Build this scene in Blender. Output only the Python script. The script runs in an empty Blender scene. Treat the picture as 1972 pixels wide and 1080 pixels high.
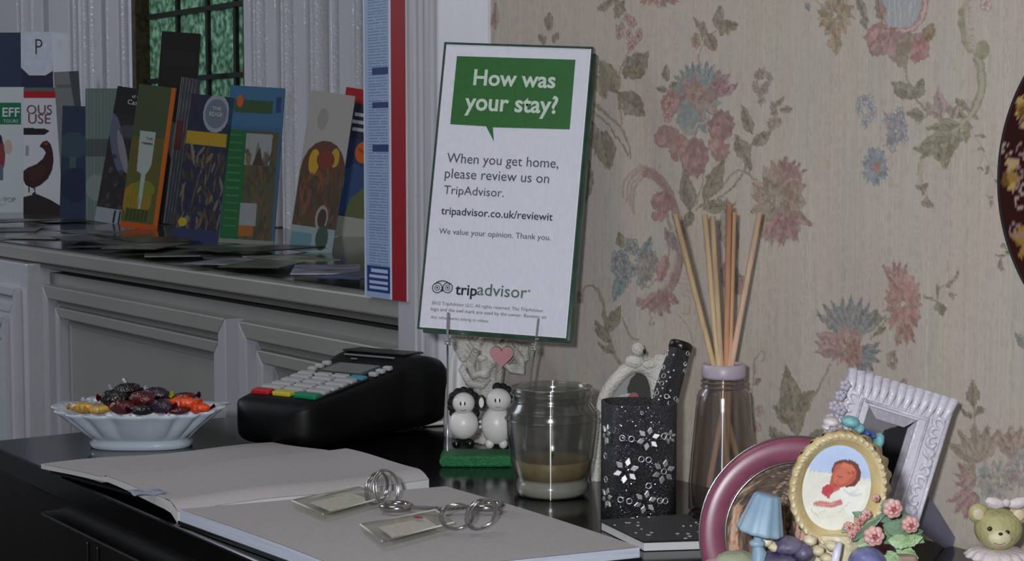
import bpy, math, random
import numpy as np
from mathutils import Vector, Matrix, Euler

random.seed(7)
RNG = np.random.default_rng(7)
PI = math.pi
SC = bpy.context.scene
COL = SC.collection

# ------------------------------------------------------------------ camera
F, CX, CY = 3240.0, 986.0, 540.0
PITCH = math.atan(260 / F)
TH = math.radians(35.8)
CAM = Vector((0, -0.782, 0.985))
VD = Vector((-math.cos(TH), math.sin(TH), 0))
RD = Vector((math.sin(TH), math.cos(TH), 0))
FW = VD * math.cos(PITCH) - Vector((0, 0, math.sin(PITCH)))
UP = Vector((0, 0, math.cos(PITCH))) + VD * math.sin(PITCH)
ROTC = math.atan2(RD.y, RD.x)           # local x -> right as seen in the room, local y -> away
cd = bpy.data.cameras.new('camera')
cam = bpy.data.objects.new('camera', cd)
COL.objects.link(cam)
cam.matrix_world = Matrix(((RD.x, UP.x, -FW.x, CAM.x), (RD.y, UP.y, -FW.y, CAM.y), (RD.z, UP.z, -FW.z, CAM.z), (0, 0, 0, 1)))
cd.sensor_fit = 'HORIZONTAL'
cd.sensor_width = 36
cd.lens = 36 * F / 1972
cd.clip_start = 0.02
SC.camera = cam

# ------------------------------------------------------------------ light and exposure
SC.view_settings.view_transform = 'Standard'
SC.view_settings.look = 'None'
SC.view_settings.gamma = 1
SC.view_settings.use_curve_mapping = False
SC.view_settings.exposure = 0.0
world = bpy.data.worlds.new('world')
SC.world = world
world.use_nodes = True
world.node_tree.nodes['Background'].inputs[0].default_value = (0.80, 0.88, 1.0, 1)
world.node_tree.nodes['Background'].inputs[1].default_value = 0.085


def area(name, loc, target, size, power, col=(1, 1, 1), sy=None):
    l = bpy.data.lights.new(name, 'AREA')
    l.energy = power
    l.color = col
    l.size = size
    if sy:
        l.shape = 'RECTANGLE'
        l.size_y = sy
    o = bpy.data.objects.new(name, l)
    COL.objects.link(o)
    o.location = loc
    o.rotation_euler = (Vector(target) - Vector(loc)).to_track_quat('-Z', 'Y').to_euler()
    return o


area('camera_flash', CAM - RD * 0.055 + Vector((0, 0, 0.045)) - VD * 0.02, CAM + FW * 2, 0.03, 6.9, (0.93, 0.96, 1.0))
area('ceiling_lamp_light', (-0.9, -0.9, 2.35), (-1.3, -0.2, 0.75), 0.6, 4.6, (1, 0.9, 0.82))
area('daylight_behind_glass', (-2.7, 1.25, 1.5), (-2.5, 0.42, 1.1), 1.0, 10.0, (0.85, 1.0, 0.95))
area('casing_fill_light', (-3.3, -1.4, 1.9), (-2.4, 0.4, 1.0), 0.9, 15, (0.84, 0.9, 1.0))  # unseen fill light added to brighten the window casings


# ------------------------------------------------------------------ projection helpers (design positions on real planes)
def ray(px, py):
    return RD * ((px - CX) / F) - UP * ((py - CY) / F) + FW


def G(px, py, z):
    d = ray(px, py)
    return CAM + d * ((z - CAM.z) / d.z)


def WL(px, py, y=0.0):
    d = ray(px, py)
    return CAM + d * ((y - CAM.y) / d.y)


def PD(px, py, D):
    d = ray(px, py)
    return CAM + d * (D / d.dot(VD))


def depth(p):
    return (p - CAM).dot(VD)


def on(o, px, py, y=0.0):
    """point in the local frame of o where the sight line meets its local plane y"""
    M = o.matrix_basis.inverted()
    a = M @ CAM
    d = (M.to_3x3() @ ray(px, py))
    return a + d * ((y - a.y) / d.y)


# ------------------------------------------------------------------ colours and materials
def lin1(c):
    c = c / 255.0
    return c / 12.92 if c <= 0.04045 else ((c + 0.055) / 1.055) ** 2.4


def lin(c):
    return tuple(lin1(x) for x in c)


MATS = {}


def mat(name, rgb, rough=0.5, metal=0.0, var=0.08, scale=60.0, bump=0.0, bscale=200.0, spec=0.5, coat=0.0, rgb2=None, aniso=None):
    if name in MATS:
        return MATS[name]
    m = bpy.data.materials.new(name)
    m.use_nodes = True
    nt = m.node_tree
    b = nt.nodes['Principled BSDF']
    tc = nt.nodes.new('ShaderNodeTexCoord')
    mp = nt.nodes.new('ShaderNodeMapping')
    nt.links.new(tc.outputs['Object'], mp.inputs[0])
    if aniso:
        mp.inputs['Scale'].default_value = aniso
    n = nt.nodes.new('ShaderNodeTexNoise')
    n.inputs['Scale'].default_value = scale
    n.inputs['Detail'].default_value = 4
    nt.links.new(mp.outputs[0], n.inputs['Vector'])
    r = nt.nodes.new('ShaderNodeValToRGB')
    c = lin(rgb)
    c2 = lin(rgb2) if rgb2 else tuple(min(1, x * (1 + var)) for x in c)
    c1 = c if rgb2 else tuple(x * (1 - var) for x in c)
    r.color_ramp.elements[0].position = 0.35
    r.color_ramp.elements[1].position = 0.65
    r.color_ramp.elements[0].color = (*c1, 1)
    r.color_ramp.elements[1].color = (*c2, 1)
    nt.links.new(n.outputs[0], r.inputs[0])
    nt.links.new(r.outputs[0], b.inputs['Base Color'])
    b.inputs['Roughness'].default_value = rough
    b.inputs['Metallic'].default_value = metal
    b.inputs['Specular IOR Level'].default_value = spec
    b.inputs['Coat Weight'].default_value = coat
    b.inputs['Coat Roughness'].default_value = min(.5, rough * .8)
    if bump:
        n2 = nt.nodes.new('ShaderNodeTexNoise')
        n2.inputs['Scale'].default_value = bscale
        n2.inputs['Detail'].default_value = 3
        nt.links.new(mp.outputs[0], n2.inputs['Vector'])
        bp = nt.nodes.new('ShaderNodeBump')
        bp.inputs['Strength'].default_value = bump
        bp.inputs['Distance'].default_value = 0.002
        nt.links.new(n2.outputs[0], bp.inputs['Height'])
        nt.links.new(bp.outputs[0], b.inputs['Normal'])
    MATS[name] = m
    return m


def paint_mat(name, rough=0.5, spec=0.5, bump=0.0, bscale=400, aniso=None):
    if name in MATS:
        return MATS[name]
    m = bpy.data.materials.new(name)
    m.use_nodes = True
    nt = m.node_tree
    b = nt.nodes['Principled BSDF']
    a = nt.nodes.new('ShaderNodeAttribute')
    a.attribute_name = 'ink'
    tc = nt.nodes.new('ShaderNodeTexCoord')
    mp = nt.nodes.new('ShaderNodeMapping')
    nt.links.new(tc.outputs['Object'], mp.inputs[0])
    if aniso:
        mp.inputs['Scale'].default_value = aniso
    n = nt.nodes.new('ShaderNodeTexNoise')
    n.inputs['Scale'].default_value = bscale
    nt.links.new(mp.outputs[0], n.inputs['Vector'])
    mr = nt.nodes.new('ShaderNodeMapRange')
    mr.inputs['To Min'].default_value = 0.9
    mr.inputs['To Max'].default_value = 1.1
    nt.links.new(n.outputs[0], mr.inputs['Value'])
    mx = nt.nodes.new('ShaderNodeVectorMath')
    mx.operation = 'SCALE'
    nt.links.new(a.outputs['Color'], mx.inputs[0])
    nt.links.new(mr.outputs[0], mx.inputs['Scale'])
    nt.links.new(mx.outputs[0], b.inputs['Base Color'])
    b.inputs['Roughness'].default_value = rough
    b.inputs['Specular IOR Level'].default_value = spec
    if bump:
        bp = nt.nodes.new('ShaderNodeBump')
        bp.inputs['Strength'].default_value = bump
        bp.inputs['Distance'].default_value = 0.0006
        nt.links.new(n.outputs[0], bp.inputs['Height'])
        nt.links.new(bp.outputs[0], b.inputs['Normal'])
    MATS[name] = m
    return m


def glass_mat(name, tint, refl=1.0, rough=0.03, haze=0.0, hazecol=(200, 200, 200), streak=0.0):
    """thin-walled glass: tinted transparency, fresnel reflection and a little surface haze"""
    m = bpy.data.materials.new(name)
    m.use_nodes = True
    nt = m.node_tree
    nt.nodes.clear()
    out = nt.nodes.new('ShaderNodeOutputMaterial')
    tr = nt.nodes.new('ShaderNodeBsdfTransparent')
    n = nt.nodes.new('ShaderNodeTexNoise')
    n.inputs['Scale'].default_value = 40
    r = nt.nodes.new('ShaderNodeValToRGB')
    c = lin(tint)
    r.color_ramp.elements[0].color = (*[x * 0.94 for x in c], 1)
    r.color_ramp.elements[1].color = (*[min(1, x * 1.04) for x in c], 1)
    nt.links.new(n.outputs[0], r.inputs[0])
    nt.links.new(r.outputs[0], tr.inputs[0])
    gl = nt.nodes.new('ShaderNodeBsdfGlossy')
    gl.inputs['Roughness'].default_value = rough
    lw = nt.nodes.new('ShaderNodeFresnel')
    ge = nt.nodes.new('ShaderNodeNewGeometry')
    io = nt.nodes.new('ShaderNodeMath')
    io.operation = 'MULTIPLY_ADD'
    io.inputs[1].default_value = 1 / 1.5 - 1.5
    io.inputs[2].default_value = 1.5
    nt.links.new(ge.outputs['Backfacing'], io.inputs[0])
    nt.links.new(io.outputs[0], lw.inputs['IOR'])
    mu = nt.nodes.new('ShaderNodeMath')
    mu.operation = 'MULTIPLY'
    mu.inputs[1].default_value = refl
    mu.use_clamp = True
    nt.links.new(lw.outputs[0], mu.inputs[0])
    df = nt.nodes.new('ShaderNodeBsdfDiffuse')
    df.inputs[0].default_value = (*lin(hazecol), 1)
    m0 = nt.nodes.new('ShaderNodeMixShader')
    m0.inputs[0].default_value = haze
    nt.links.new(tr.outputs[0], m0.inputs[1])
    nt.links.new(df.outputs[0], m0.inputs[2])
    m1 = nt.nodes.new('ShaderNodeMixShader')
    nt.links.new(mu.outputs[0], m1.inputs[0])
    nt.links.new(m0.outputs[0], m1.inputs[1])
    nt.links.new(gl.outputs[0], m1.inputs[2])
    last = m1
    if streak:
        tg = nt.nodes.new('ShaderNodeTangent')
        tg.direction_type = 'RADIAL'
        tg.axis = 'Z'
        g2 = nt.nodes.new('ShaderNodeBsdfAnisotropic')
        g2.inputs['Roughness'].default_value = 0.35
        g2.inputs['Anisotropy'].default_value = 0.93
        g2.inputs['Rotation'].default_value = 0.0
        nt.links.new(tg.outputs[0], g2.inputs['Tangent'])
        m2 = nt.nodes.new('ShaderNodeMixShader')
        m2.inputs[0].default_value = streak
        nt.links.new(m1.outputs[0], m2.inputs[1])
        nt.links.new(g2.outputs[0], m2.inputs[2])
        last = m2
    nt.links.new(last.outputs[0], out.inputs[0])
    MATS[name] = m
    return m


# ------------------------------------------------------------------ mesh builder
class MB:
    def __init__(s):
        s.v = []
        s.f = []
        s.sm = []

    def add(s, vs, fs, smooth=False):
        k = len(s.v)
        s.v += [tuple(v) for v in vs]
        s.f += [tuple(i + k for i in f) for f in fs]
        s.sm += [smooth] * len(fs)
        return s

    def box(s, c, d, M=None):
        vs = [Vector((c[0] + x * d[0] / 2, c[1] + y * d[1] / 2, c[2] + z * d[2] / 2)) for x in (-1, 1) for y in (-1, 1) for z in (-1, 1)]
        if M:
            vs = [M @ v for v in vs]
        return s.add(vs, [(0, 1, 3, 2), (4, 6, 7, 5), (0, 4, 5, 1), (2, 3, 7, 6), (0, 2, 6, 4), (1, 5, 7, 3)])

    def prism(s, pts, y0, y1, M=None, smooth=False):
        """outline in (x, z), extruded along y"""
        n = len(pts)
        vs = [Vector((p[0], y0, p[1])) for p in pts] + [Vector((p[0], y1, p[1])) for p in pts]
        if M:
            vs = [M @ v for v in vs]
        k = len(s.v)
        s.add(vs, [tuple(range(n)), tuple(range(2 * n - 1, n - 1, -1))])
        s.f += [(k + i, k + n + i, k + n + (i + 1) % n, k + (i + 1) % n) for i in range(n)]
        s.sm += [smooth] * n
        return s

    def lathe(s, prof, n=32, c=(0, 0, 0), M=None, smooth=True, sx=1, sy=1, mod=None):
        vs = []
        for (r, z) in prof:
            for i in range(n):
                a = 2 * PI * i / n
                rr = r * (mod(a, z) if mod else 1)
                vs.append(Vector((c[0] + rr * math.cos(a) * sx, c[1] + rr * math.sin(a) * sy, c[2] + z)))
        if M:
            vs = [M @ v for v in vs]
        fs = []
        for j in range(len(prof) - 1):
            for i in range(n):
                fs.append((j * n + i, j * n + (i + 1) % n, (j + 1) * n + (i + 1) % n, (j + 1) * n + i))
        s.add(vs, fs, smooth)
        k = len(s.v) - len(vs)
        if prof[0][0] > 1e-6:
            s.f.append(tuple(k + i for i in range(n - 1, -1, -1)))
            s.sm.append(False)
        if prof[-1][0] > 1e-6:
            s.f.append(tuple(k + (len(prof) - 1) * n + i for i in range(n)))
            s.sm.append(False)
        return s

    def ell(s, c, r, M=None, n=16, m=10, mod=None):
        vs = []
        for j in range(m + 1):
            t = PI * j / m
            for i in range(n):
                a = 2 * PI * i / n
                q = Vector((math.sin(t) * math.cos(a), math.sin(t) * math.sin(a), -math.cos(t)))
                k = mod(q) if mod else 1
                q = Vector((q.x * r[0] * k, q.y * r[1] * k, q.z * r[2] * k))
                if M:
                    q = M @ q
                vs.append(Vector(c) + q)
        fs = [(j * n + i, j * n + (i + 1) % n, (j + 1) * n + (i + 1) % n, (j + 1) * n + i) for j in range(m) for i in range(n)]
        return s.add(vs, fs, True)

    def tube(s, pts, r, n=10, closed=False, cap=True):
        pts = [Vector(p) for p in pts]
        N = len(pts)
        rs = r if isinstance(r, (list, tuple)) else [r] * N
        vs = []
        up = None
        for i, p in enumerate(pts):
            if closed:
                t = (pts[(i + 1) % N] - pts[i - 1])
            else:
                t = pts[min(i + 1, N - 1)] - pts[max(i - 1, 0)]
            t.normalize()
            if up is None:
                up = Vector((0, 0, 1)) if abs(t.z) < 0.9 else Vector((1, 0, 0))
            a = t.cross(up)
            if a.length < 1e-6:
                a = t.orthogonal()
            a.normalize()
            b = a.cross(t).normalized()
            up = b
            for k in range(n):
                w = 2 * PI * k / n
                vs.append(p + a * (math.cos(w) * rs[i]) + b * (math.sin(w) * rs[i]))
        fs = []
        M_ = N if closed else N - 1
        for i in range(M_):
            j = (i + 1) % N
            for k in range(n):
                fs.append((i * n + k, i * n + (k + 1) % n, j * n + (k + 1) % n, j * n + k))
        k0 = len(s.v)
        s.add(vs, fs, True)
        if not closed and cap:
            s.f.append(tuple(k0 + k for k in range(n)))
            s.f.append(tuple(k0 + (N - 1) * n + k for k in range(n - 1, -1, -1)))
            s.sm += [False, False]
        return s

    def ring(s, c, R, r, M=None, N=28, n=8, sx=1, sy=1):
        pts = []
        for i in range(N):
            a = 2 * PI * i / N
            q = Vector((R * sx * math.cos(a), 0, R * sy * math.sin(a)))
            if M:
                q = M @ q
            pts.append(Vector(c) + q)
        return s.tube(pts, r, n, closed=True)

    def grid(s, fn, nu, nv, smooth=True):
        vs = [fn(i / nu, j / nv) for j in range(nv + 1) for i in range(nu + 1)]
        w = nu + 1
        fs = [(j * w + i, j * w + i + 1, (j + 1) * w + i + 1, (j + 1) * w + i) for j in range(nv) for i in range(nu)]
        return s.add(vs, fs, smooth)

    def build(s, name, m, parent=None, bevel=0.0, seg=2, sub=0, loc=None):
        me = bpy.data.meshes.new(name)
        me.from_pydata(s.v, [], s.f)
        me.polygons.foreach_set('use_smooth', s.sm)
        me.materials.append(m)
        me.update()
        o = bpy.data.objects.new(name, me)
        COL.objects.link(o)
        if parent:
            o.parent = parent
        if loc is not None:
            o.location = loc
        if bevel:
            md = o.modifiers.new('bevel', 'BEVEL')
            md.width = bevel
            md.segments = seg
            md.limit_method = 'ANGLE'
            md.angle_limit = math.radians(40)
        if sub:
            md = o.modifiers.new('sub', 'SUBSURF')
            md.levels = sub
            md.render_levels = sub
        return o


def thing(name, label, cat, loc=(0, 0, 0), rotz=0.0, group=None, rot=None):
    o = bpy.data.objects.new(name, None)
    o.empty_display_size = 0.01
    COL.objects.link(o)
    M = Matrix.Translation(Vector(loc)) @ (rot if rot else Matrix.Rotation(rotz, 4, 'Z'))
    o.matrix_basis = M
    o['label'] = label
    o['category'] = cat
    if group:
        o['group'] = group
    return o


def tag(o, label, cat, group=None):
    o['label'] = label
    o['category'] = cat
    if group:
        o['group'] = group
    return o


def struct(o):
    o['kind'] = 'structure'
    return o


def text(s, parent, p0, width, m, name='lettering', hfac=1.0, bold=0.0, depthm=0.0001):
    """flat lettering in the parent's xz plane, baseline starting at p0, fitted to the width"""
    c = bpy.data.curves.new(name, 'FONT')
    c.body = s
    c.size = 1.0
    c.offset = bold
    c.resolution_u = 3
    c.fill_mode = 'FRONT'
    src = bpy.data.objects.new(name, c)
    COL.objects.link(src)
    dg = bpy.context.evaluated_depsgraph_get()
    dg.update()
    me = bpy.data.meshes.new_from_object(src.evaluated_get(dg))
    bpy.data.objects.remove(src)
    bpy.data.curves.remove(c)
    o = bpy.data.objects.new(name, me)
    COL.objects.link(o)
    xs = [v.co.x for v in me.vertices]
    x0 = min(xs)
    for v in me.vertices:
        v.co.x -= x0
    w = max(max(xs) - x0, 1e-4)
    k = width / w
    o.parent = parent
    o.rotation_euler = (PI / 2, 0, 0)
    o.location = p0
    o.scale = (k, k * hfac, k)
    me.materials.clear()
    me.materials.append(m)
    return o


# ------------------------------------------------------------------ print painter
class Canvas:
    def __init__(s, w, h, col, fmap=None, K=1.0):
        s.w, s.h = w, h
        s.K = K
        s.a = np.ones((h, w, 3), np.float32) * np.array(lin(col), np.float32) * K
        s.fmap = fmap or (lambda P: P * np.array([w, h]))

    def _blend(s, x0, y0, mask, col, al):
        h, w = mask.shape
        c = np.array(lin(col), np.float32) * s.K
        reg = s.a[y0:y0 + h, x0:x0 + w]
        mk = (mask * al)[..., None]
        reg[:] = reg * (1 - mk) + c * mk

    def poly(s, pts, col, al=1.0):
        P = s.fmap(np.array(pts, float))
        x0, y0 = np.floor(P.min(0)).astype(int)
        x1, y1 = np.ceil(P.max(0)).astype(int) + 1
        x0, y0 = max(0, x0), max(0, y0)
        x1, y1 = min(s.w, x1), min(s.h, y1)
        if x1 <= x0 or y1 <= y0:
            return
        X, Y = np.meshgrid(np.arange(x0, x1) + 0.5, np.arange(y0, y1) + 0.5)
        ins = np.zeros(X.shape, bool)
        n = len(P)
        for i in range(n):
            ax, ay = P[i]
            bx, by = P[(i + 1) % n]
            if ay == by:
                continue
            c = ((ay > Y) != (by > Y)) & (X < (bx - ax) * (Y - ay) / (by - ay) + ax)
            ins ^= c
        s._blend(x0, y0, ins.astype(np.float32), col, al)

    def rect(s, x0, y0, x1, y1, col, al=1.0):
        s.poly([(x0, y0), (x1, y0), (x1, y1), (x0, y1)], col, al)

    def ell(s, cx, cy, rx, ry, col, rot=0.0, al=1.0, n=18, jag=0.0):
        pts = []
        for i in range(n):
            a = 2 * PI * i / n
            k = 1 + (jag * (1 if i % 2 else -1))
            x, y = math.cos(a) * rx * k, math.sin(a) * ry * k
            pts.append((cx + x * math.cos(rot) - y * math.sin(rot), cy + x * math.sin(rot) + y * math.cos(rot)))
        s.poly(pts, col, al)

    def stroke(s, pts, wd, col, al=1.0, smooth=True, w2=None):
        pts = [np.array(p, float) for p in pts]
        if smooth and len(pts) > 2:
            q = []
            for i in range(len(pts) - 1):
                p0, p1, p2, p3 = pts[max(i - 1, 0)], pts[i], pts[i + 1], pts[min(i + 2, len(pts) - 1)]
                for t in np.linspace(0, 1, 7)[:-1]:
                    q.append(0.5 * ((2 * p1) + (-p0 + p2) * t + (2 * p0 - 5 * p1 + 4 * p2 - p3) * t * t + (-p0 + 3 * p1 - 3 * p2 + p3) * t ** 3))
            q.append(pts[-1])
            pts = q
        n = len(pts)
        L, R_ = [], []
        for i in range(n):
            t = pts[min(i + 1, n - 1)] - pts[max(i - 1, 0)]
            t = t / (np.linalg.norm(t) + 1e-9)
            w = wd if w2 is None else wd + (w2 - wd) * i / max(1, n - 1)
            nn = np.array([-t[1], t[0]]) * w / 2
            L.append(pts[i] + nn)
            R_.append(pts[i] - nn)
        for i in range(n - 1):
            s.poly([L[i], L[i + 1], R_[i + 1], R_[i]], col, al)

    def mesh(s, name, m, posfn, parent=None, extra=None):
        """grid sheet whose vertices carry the printed ink"""
        U, V = np.meshgrid((np.arange(s.w)) / (s.w - 1), (np.arange(s.h)) / (s.h - 1))
        co = posfn(U.ravel(), V.ravel()).astype(np.float32)
        return sheet(name, m, [(co, s.a.reshape(-1, 3), s.w, s.h)], parent)


def sheet(name, m, blocks, parent=None):
    cos, cols, quads = [], [], []
    k = 0
    for co, c, w, h in blocks:
        cos.append(co)
        cols.append(c)
        I = np.arange(w * h).reshape(h, w) + k
        quads.append(np.stack([I[:-1, :-1], I[1:, :-1], I[1:, 1:], I[:-1, 1:]], -1).reshape(-1, 4))
        k += w * h
    co = np.concatenate(cos)
    c = np.concatenate(cols)
    q = np.concatenate(quads)
    me = bpy.data.meshes.new(name)
    me.vertices.add(len(co))
    me.vertices.foreach_set('co', co.ravel())
    me.loops.add(q.size)
    me.loops.foreach_set('vertex_index', q.ravel().astype(np.int32))
    me.polygons.add(len(q))
    me.polygons.foreach_set('loop_start', (np.arange(len(q)) * 4).astype(np.int32))
    me.polygons.foreach_set('loop_total', np.full(len(q), 4, np.int32))
    me.update(calc_edges=True)
    at = me.color_attributes.new('ink', 'FLOAT_COLOR', 'POINT')
    rgba = np.ones((len(co), 4), np.float32)
    rgba[:, :3] = np.clip(c, 0, 0.95)
    at.data.foreach_set('color', rgba.ravel())
    me.materials.append(m)
    o = bpy.data.objects.new(name, me)
    COL.objects.link(o)
    if parent:
        o.parent = parent
    return o


def flat_xz(x0, x1, z0, z1, y):
    """sheet in the local xz plane: u right, v down, facing -y"""
    return lambda U, V: np.stack([x0 + (x1 - x0) * U, np.full_like(U, y), z1 + (z0 - z1) * V], -1)


# ------------------------------------------------------------------ common materials
M_gloss_white = mat('white_gloss_paint', (196, 198, 204), 0.11, var=0.03, scale=8, bump=0.4, bscale=150, aniso=(1, 1, 0.6), spec=0.8, coat=0.6)
M_bead = mat('bead_gloss_paint', (190, 192, 198), 0.14, var=0.03, scale=8, bump=0.9, bscale=210, aniso=(1, 1, 0.8), spec=1.0, coat=1.0)
M_wall_white = mat('off_white_eggshell_paint', (146, 145, 141), 0.4, var=0.05, scale=6, bump=0.05, bscale=60)
M_trim_and_lit_moulding = mat('cool_white_paint_lit_moulding', (178, 180, 186), 0.35, var=0.03, scale=6)  # the column's own paint; on upright mouldings it paints in flash light
M_black_gloss = mat('black_lacquer', (10, 10, 12), 0.13, var=0.3, scale=30, bump=0.02, bscale=30)
M_dark_wood = mat('dark_mahogany', (15, 10, 10), 0.35, var=0.4, scale=30, aniso=(1, 1, 0.1))
M_red_wood = mat('red_mahogany_edge', (30, 14, 12), 0.35, var=0.3, scale=30, aniso=(1, 1, 0.1))
M_chrome = mat('polished_chrome', (176, 174, 172), 0.2, metal=0.97, var=0.05)
M_wire = mat('bright_wire', (215, 215, 218), 0.28, metal=0.75, var=0.05)
M_paper = mat('white_paper', (205, 204, 204), 0.7, var=0.04, scale=20)
M_black_plastic = mat('black_plastic', (8, 9, 10), 0.5, var=0.15, scale=80, bump=0.05, bscale=1500, spec=0.25)
M_white_resin = mat('white_resin', (212, 210, 204), 0.5, var=0.1, scale=120, bump=0.8, bscale=500, rgb2=(182, 178, 170))
M_print = paint_mat('printed_cover', 0.5, 0.3)
M_print_matt = paint_mat('printed_matt', 0.65)

# ================================================================== SETTING
LZ = 0.853          # ledge height
DZ = 0.75           # desk top


def setting():
    fl = MB().grid(lambda u, v: Vector((-4.5 + 6.5 * u, -3 + 6 * v, 0)), 4, 4).build('floor', mat('brown_carpet', (70, 58, 50), 0.9, var=0.3, scale=120, bump=0.4, bscale=600))
    struct(fl)
    # --- panelled wall under the ledge
    wall = struct(MB().box((-2.42, 0.03, 0.41), (2.36, 0.04, 0.82)).build('wall_left', M_wall_white))
    # ledge
    s = MB().box((-2.42, 0.251, LZ - 0.0105), (2.36, 0.518, 0.017)).build('trim_1', M_wall_white, bevel=0.002)
    struct(s)
    s['label'] = 'deep off-white window ledge'
    MB().box((-2.42, 0.256, LZ - 0.001), (2.36, 0.5, 0.002)).build('glass_top', mat('dark_smoked_glass', (58, 62, 58), 0.12, var=0.3, scale=14), s)
    s2 = MB().box((-2.42, 0.009, LZ - 0.0225), (2.36, 0.022, 0.007)).build('trim_2', mat('ledge_painted_shadow', (96, 94, 90), 0.5))  # dark strip coloured in as the shadow line below the ledge
    struct(s2)
    # rail under the ledge
    # two recessed panels with mitred mouldings
    panels = ((-2.100, -1.575, 0.24, 0.807), (-1.545, -1.255, 0.24, 0.807))
    for (xa, xb, za, zb) in panels:
        MB().box(((xa + xb) / 2, 0.0085, (za + zb) / 2), (xb - xa - 0.09, 0.004, zb - za - 0.09)).build('panel', M_wall_white, wall)
        # moulding steps: (inset, width, proud height)
        for (ins, wd, pr) in ((0.0, 0.017, 0.024), (0.017, 0.010, 0.013), (0.027, 0.013, 0.018), (0.040, 0.012, 0.006)):
            x0, x1, z0, z1 = xa + ins, xb - ins, za + ins, zb - ins
            for side in range(4):
                mb = MB()
                if side == 0:
                    q = [(x0, z1), (x1, z1), (x1 - wd, z1 - wd), (x0 + wd, z1 - wd)]
                elif side == 1:
                    q = [(x0, z0), (x0 + wd, z0 + wd), (x1 - wd, z0 + wd), (x1, z0)]
                elif side == 2:
                    q = [(x0, z0), (x0, z1), (x0 + wd, z1 - wd), (x0 + wd, z0 + wd)]
                else:
                    q = [(x1, z1), (x1, z0), (x1 - wd, z0 + wd), (x1 - wd, z1 - wd)]
                mb.prism(q, 0.012 - pr, 0.014)
                mb.build('moulding', M_wall_white if side < 2 else M_trim_and_lit_moulding, wall, bevel=0.0015)  # uprights get a brighter, bluer white: flash light put into the colour
    # --- pilaster at the far left, with its own sunk panel
    px = -2.130
    pil = struct(MB().box((px - 0.22, 0.004, 0.42), (0.44, 0.05, 0.824)).build('trim_3', M_gloss_white, bevel=0.002))
    pil['label'] = 'white pilaster at the left end of the panelled wall'
    for ins, pr in ((0.022, 0.008), (0.045, 0.004), (0.062, 0.010), (0.085, 0.003)):
        x0, x1, z0, z1, wd = px - 0.44 + ins, px - ins, 0.1, 0.822 - ins, 0.012
        for q in ([(x0, z1), (x1, z1), (x1 - wd, z1 - wd), (x0 + wd, z1 - wd)], [(x1, z1), (x1, z0), (x1 - wd, z0), (x1 - wd, z1 - wd)]):
            MB().prism(q, -0.021 - pr, -0.018).build('moulding', M_gloss_white, pil, bevel=0.0015)
    # --- column beside the poster and the bright strip next to the wallpaper
    c1 = struct(MB().box((-1.2145, 0.25, 1.2), (0.055, 0.52, 2.4)).build('trim_4', M_trim_and_lit_moulding, bevel=0.003))
    c1['label'] = 'grey-white column at the right end of the window recess'
    for x in (-1.209, -1.199):
        MB().tube([(x, -0.0105, 0.2), (x, -0.0105, 2.4)], 0.0016, 8).build('bead', M_trim_and_lit_moulding, c1)
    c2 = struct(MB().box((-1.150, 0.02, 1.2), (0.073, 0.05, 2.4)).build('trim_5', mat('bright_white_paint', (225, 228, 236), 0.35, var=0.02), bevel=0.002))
    c2['label'] = 'bright white upright strip at the edge of the wallpaper'
    # --- window wall at the back of the recess
    Y = 0.50
    X = lambda px_, yy=Y: WL(px_, 150, yy).x
    far = struct(MB().box((-4.05, Y + 0.03, 1.2), (2.0 - 0.18, 0.04, 2.4)).build('wall_back', M_gloss_white))

    def window(nm, xa, xb, bars):
        w = bpy.data.objects.new(nm, None)
        COL.objects.link(w)
        struct(w)
        gm = bpy.data.materials.get('green_cathedral_glass')
        if not gm:
            gm = bpy.data.materials.new('green_cathedral_glass')
            gm.use_nodes = True
            nt = gm.node_tree
            b = nt.nodes['Principled BSDF']
            vo = nt.nodes.new('ShaderNodeTexNoise')
            vo.inputs['Scale'].default_value = 75
            vo.inputs['Detail'].default_value = 1.5
            tc = nt.nodes.new('ShaderNodeTexCoord')
            nt.links.new(tc.outputs['Object'], vo.inputs['Vector'])
            rp = nt.nodes.new('ShaderNodeValToRGB')
            rp.color_ramp.elements[0].position = 0.38
            rp.color_ramp.elements[0].color = (*lin((92, 128, 106)), 1)
            rp.color_ramp.elements[1].position = 0.64
            rp.color_ramp.elements[1].color = (*lin((182, 208, 192)), 1)
            nt.links.new(vo.outputs[0], rp.inputs[0])
            tl = nt.nodes.new('ShaderNodeBsdfTranslucent')
            nt.links.new(rp.outputs[0], tl.inputs[0])
            nt.links.new(rp.outputs[0], b.inputs['Base Color'])
            b.inputs['Roughness'].default_value = 0.15
            bp = nt.nodes.new('ShaderNodeBump')
            bp.inputs['Strength'].default_value = 0.8
            bp.inputs['Distance'].default_value = 0.003
            nt.links.new(vo.outputs[0], bp.inputs['Height'])
            nt.links.new(bp.outputs[0], b.inputs['Normal'])
            mx = nt.nodes.new('ShaderNodeMixShader')
            mx.inputs[0].default_value = 0.35
            nt.links.new(tl.outputs[0], mx.inputs[1])
            nt.links.new(b.outputs[0], mx.inputs[2])
            nt.links.new(mx.outputs[0], nt.nodes['Material Output'].inputs[0])
        lead = mat('dark_lead', (14, 24, 16), 0.5)
        z0, z1 = LZ, 1.5
        za_, zb_ = WL(345, 150, Y).z, WL(345, 19, Y).z
        zs = [z0, za_ - (zb_ - za_), za_, zb_, 2 * zb_ - za_, 3 * zb_ - 2 * za_, z1 + .1]
        z1 += .1
        xs = [xa] + bars + [xb]
        for i in range(len(xs) - 1):
            for j in range(len(zs) - 1):
                MB().box(((xs[i] + xs[i + 1]) / 2, Y + 0.035, (zs[j] + zs[j + 1]) / 2), (xs[i + 1] - xs[i] - 0.004, 0.004, zs[j + 1] - zs[j] - 0.004)).build('pane', gm, w)
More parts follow.
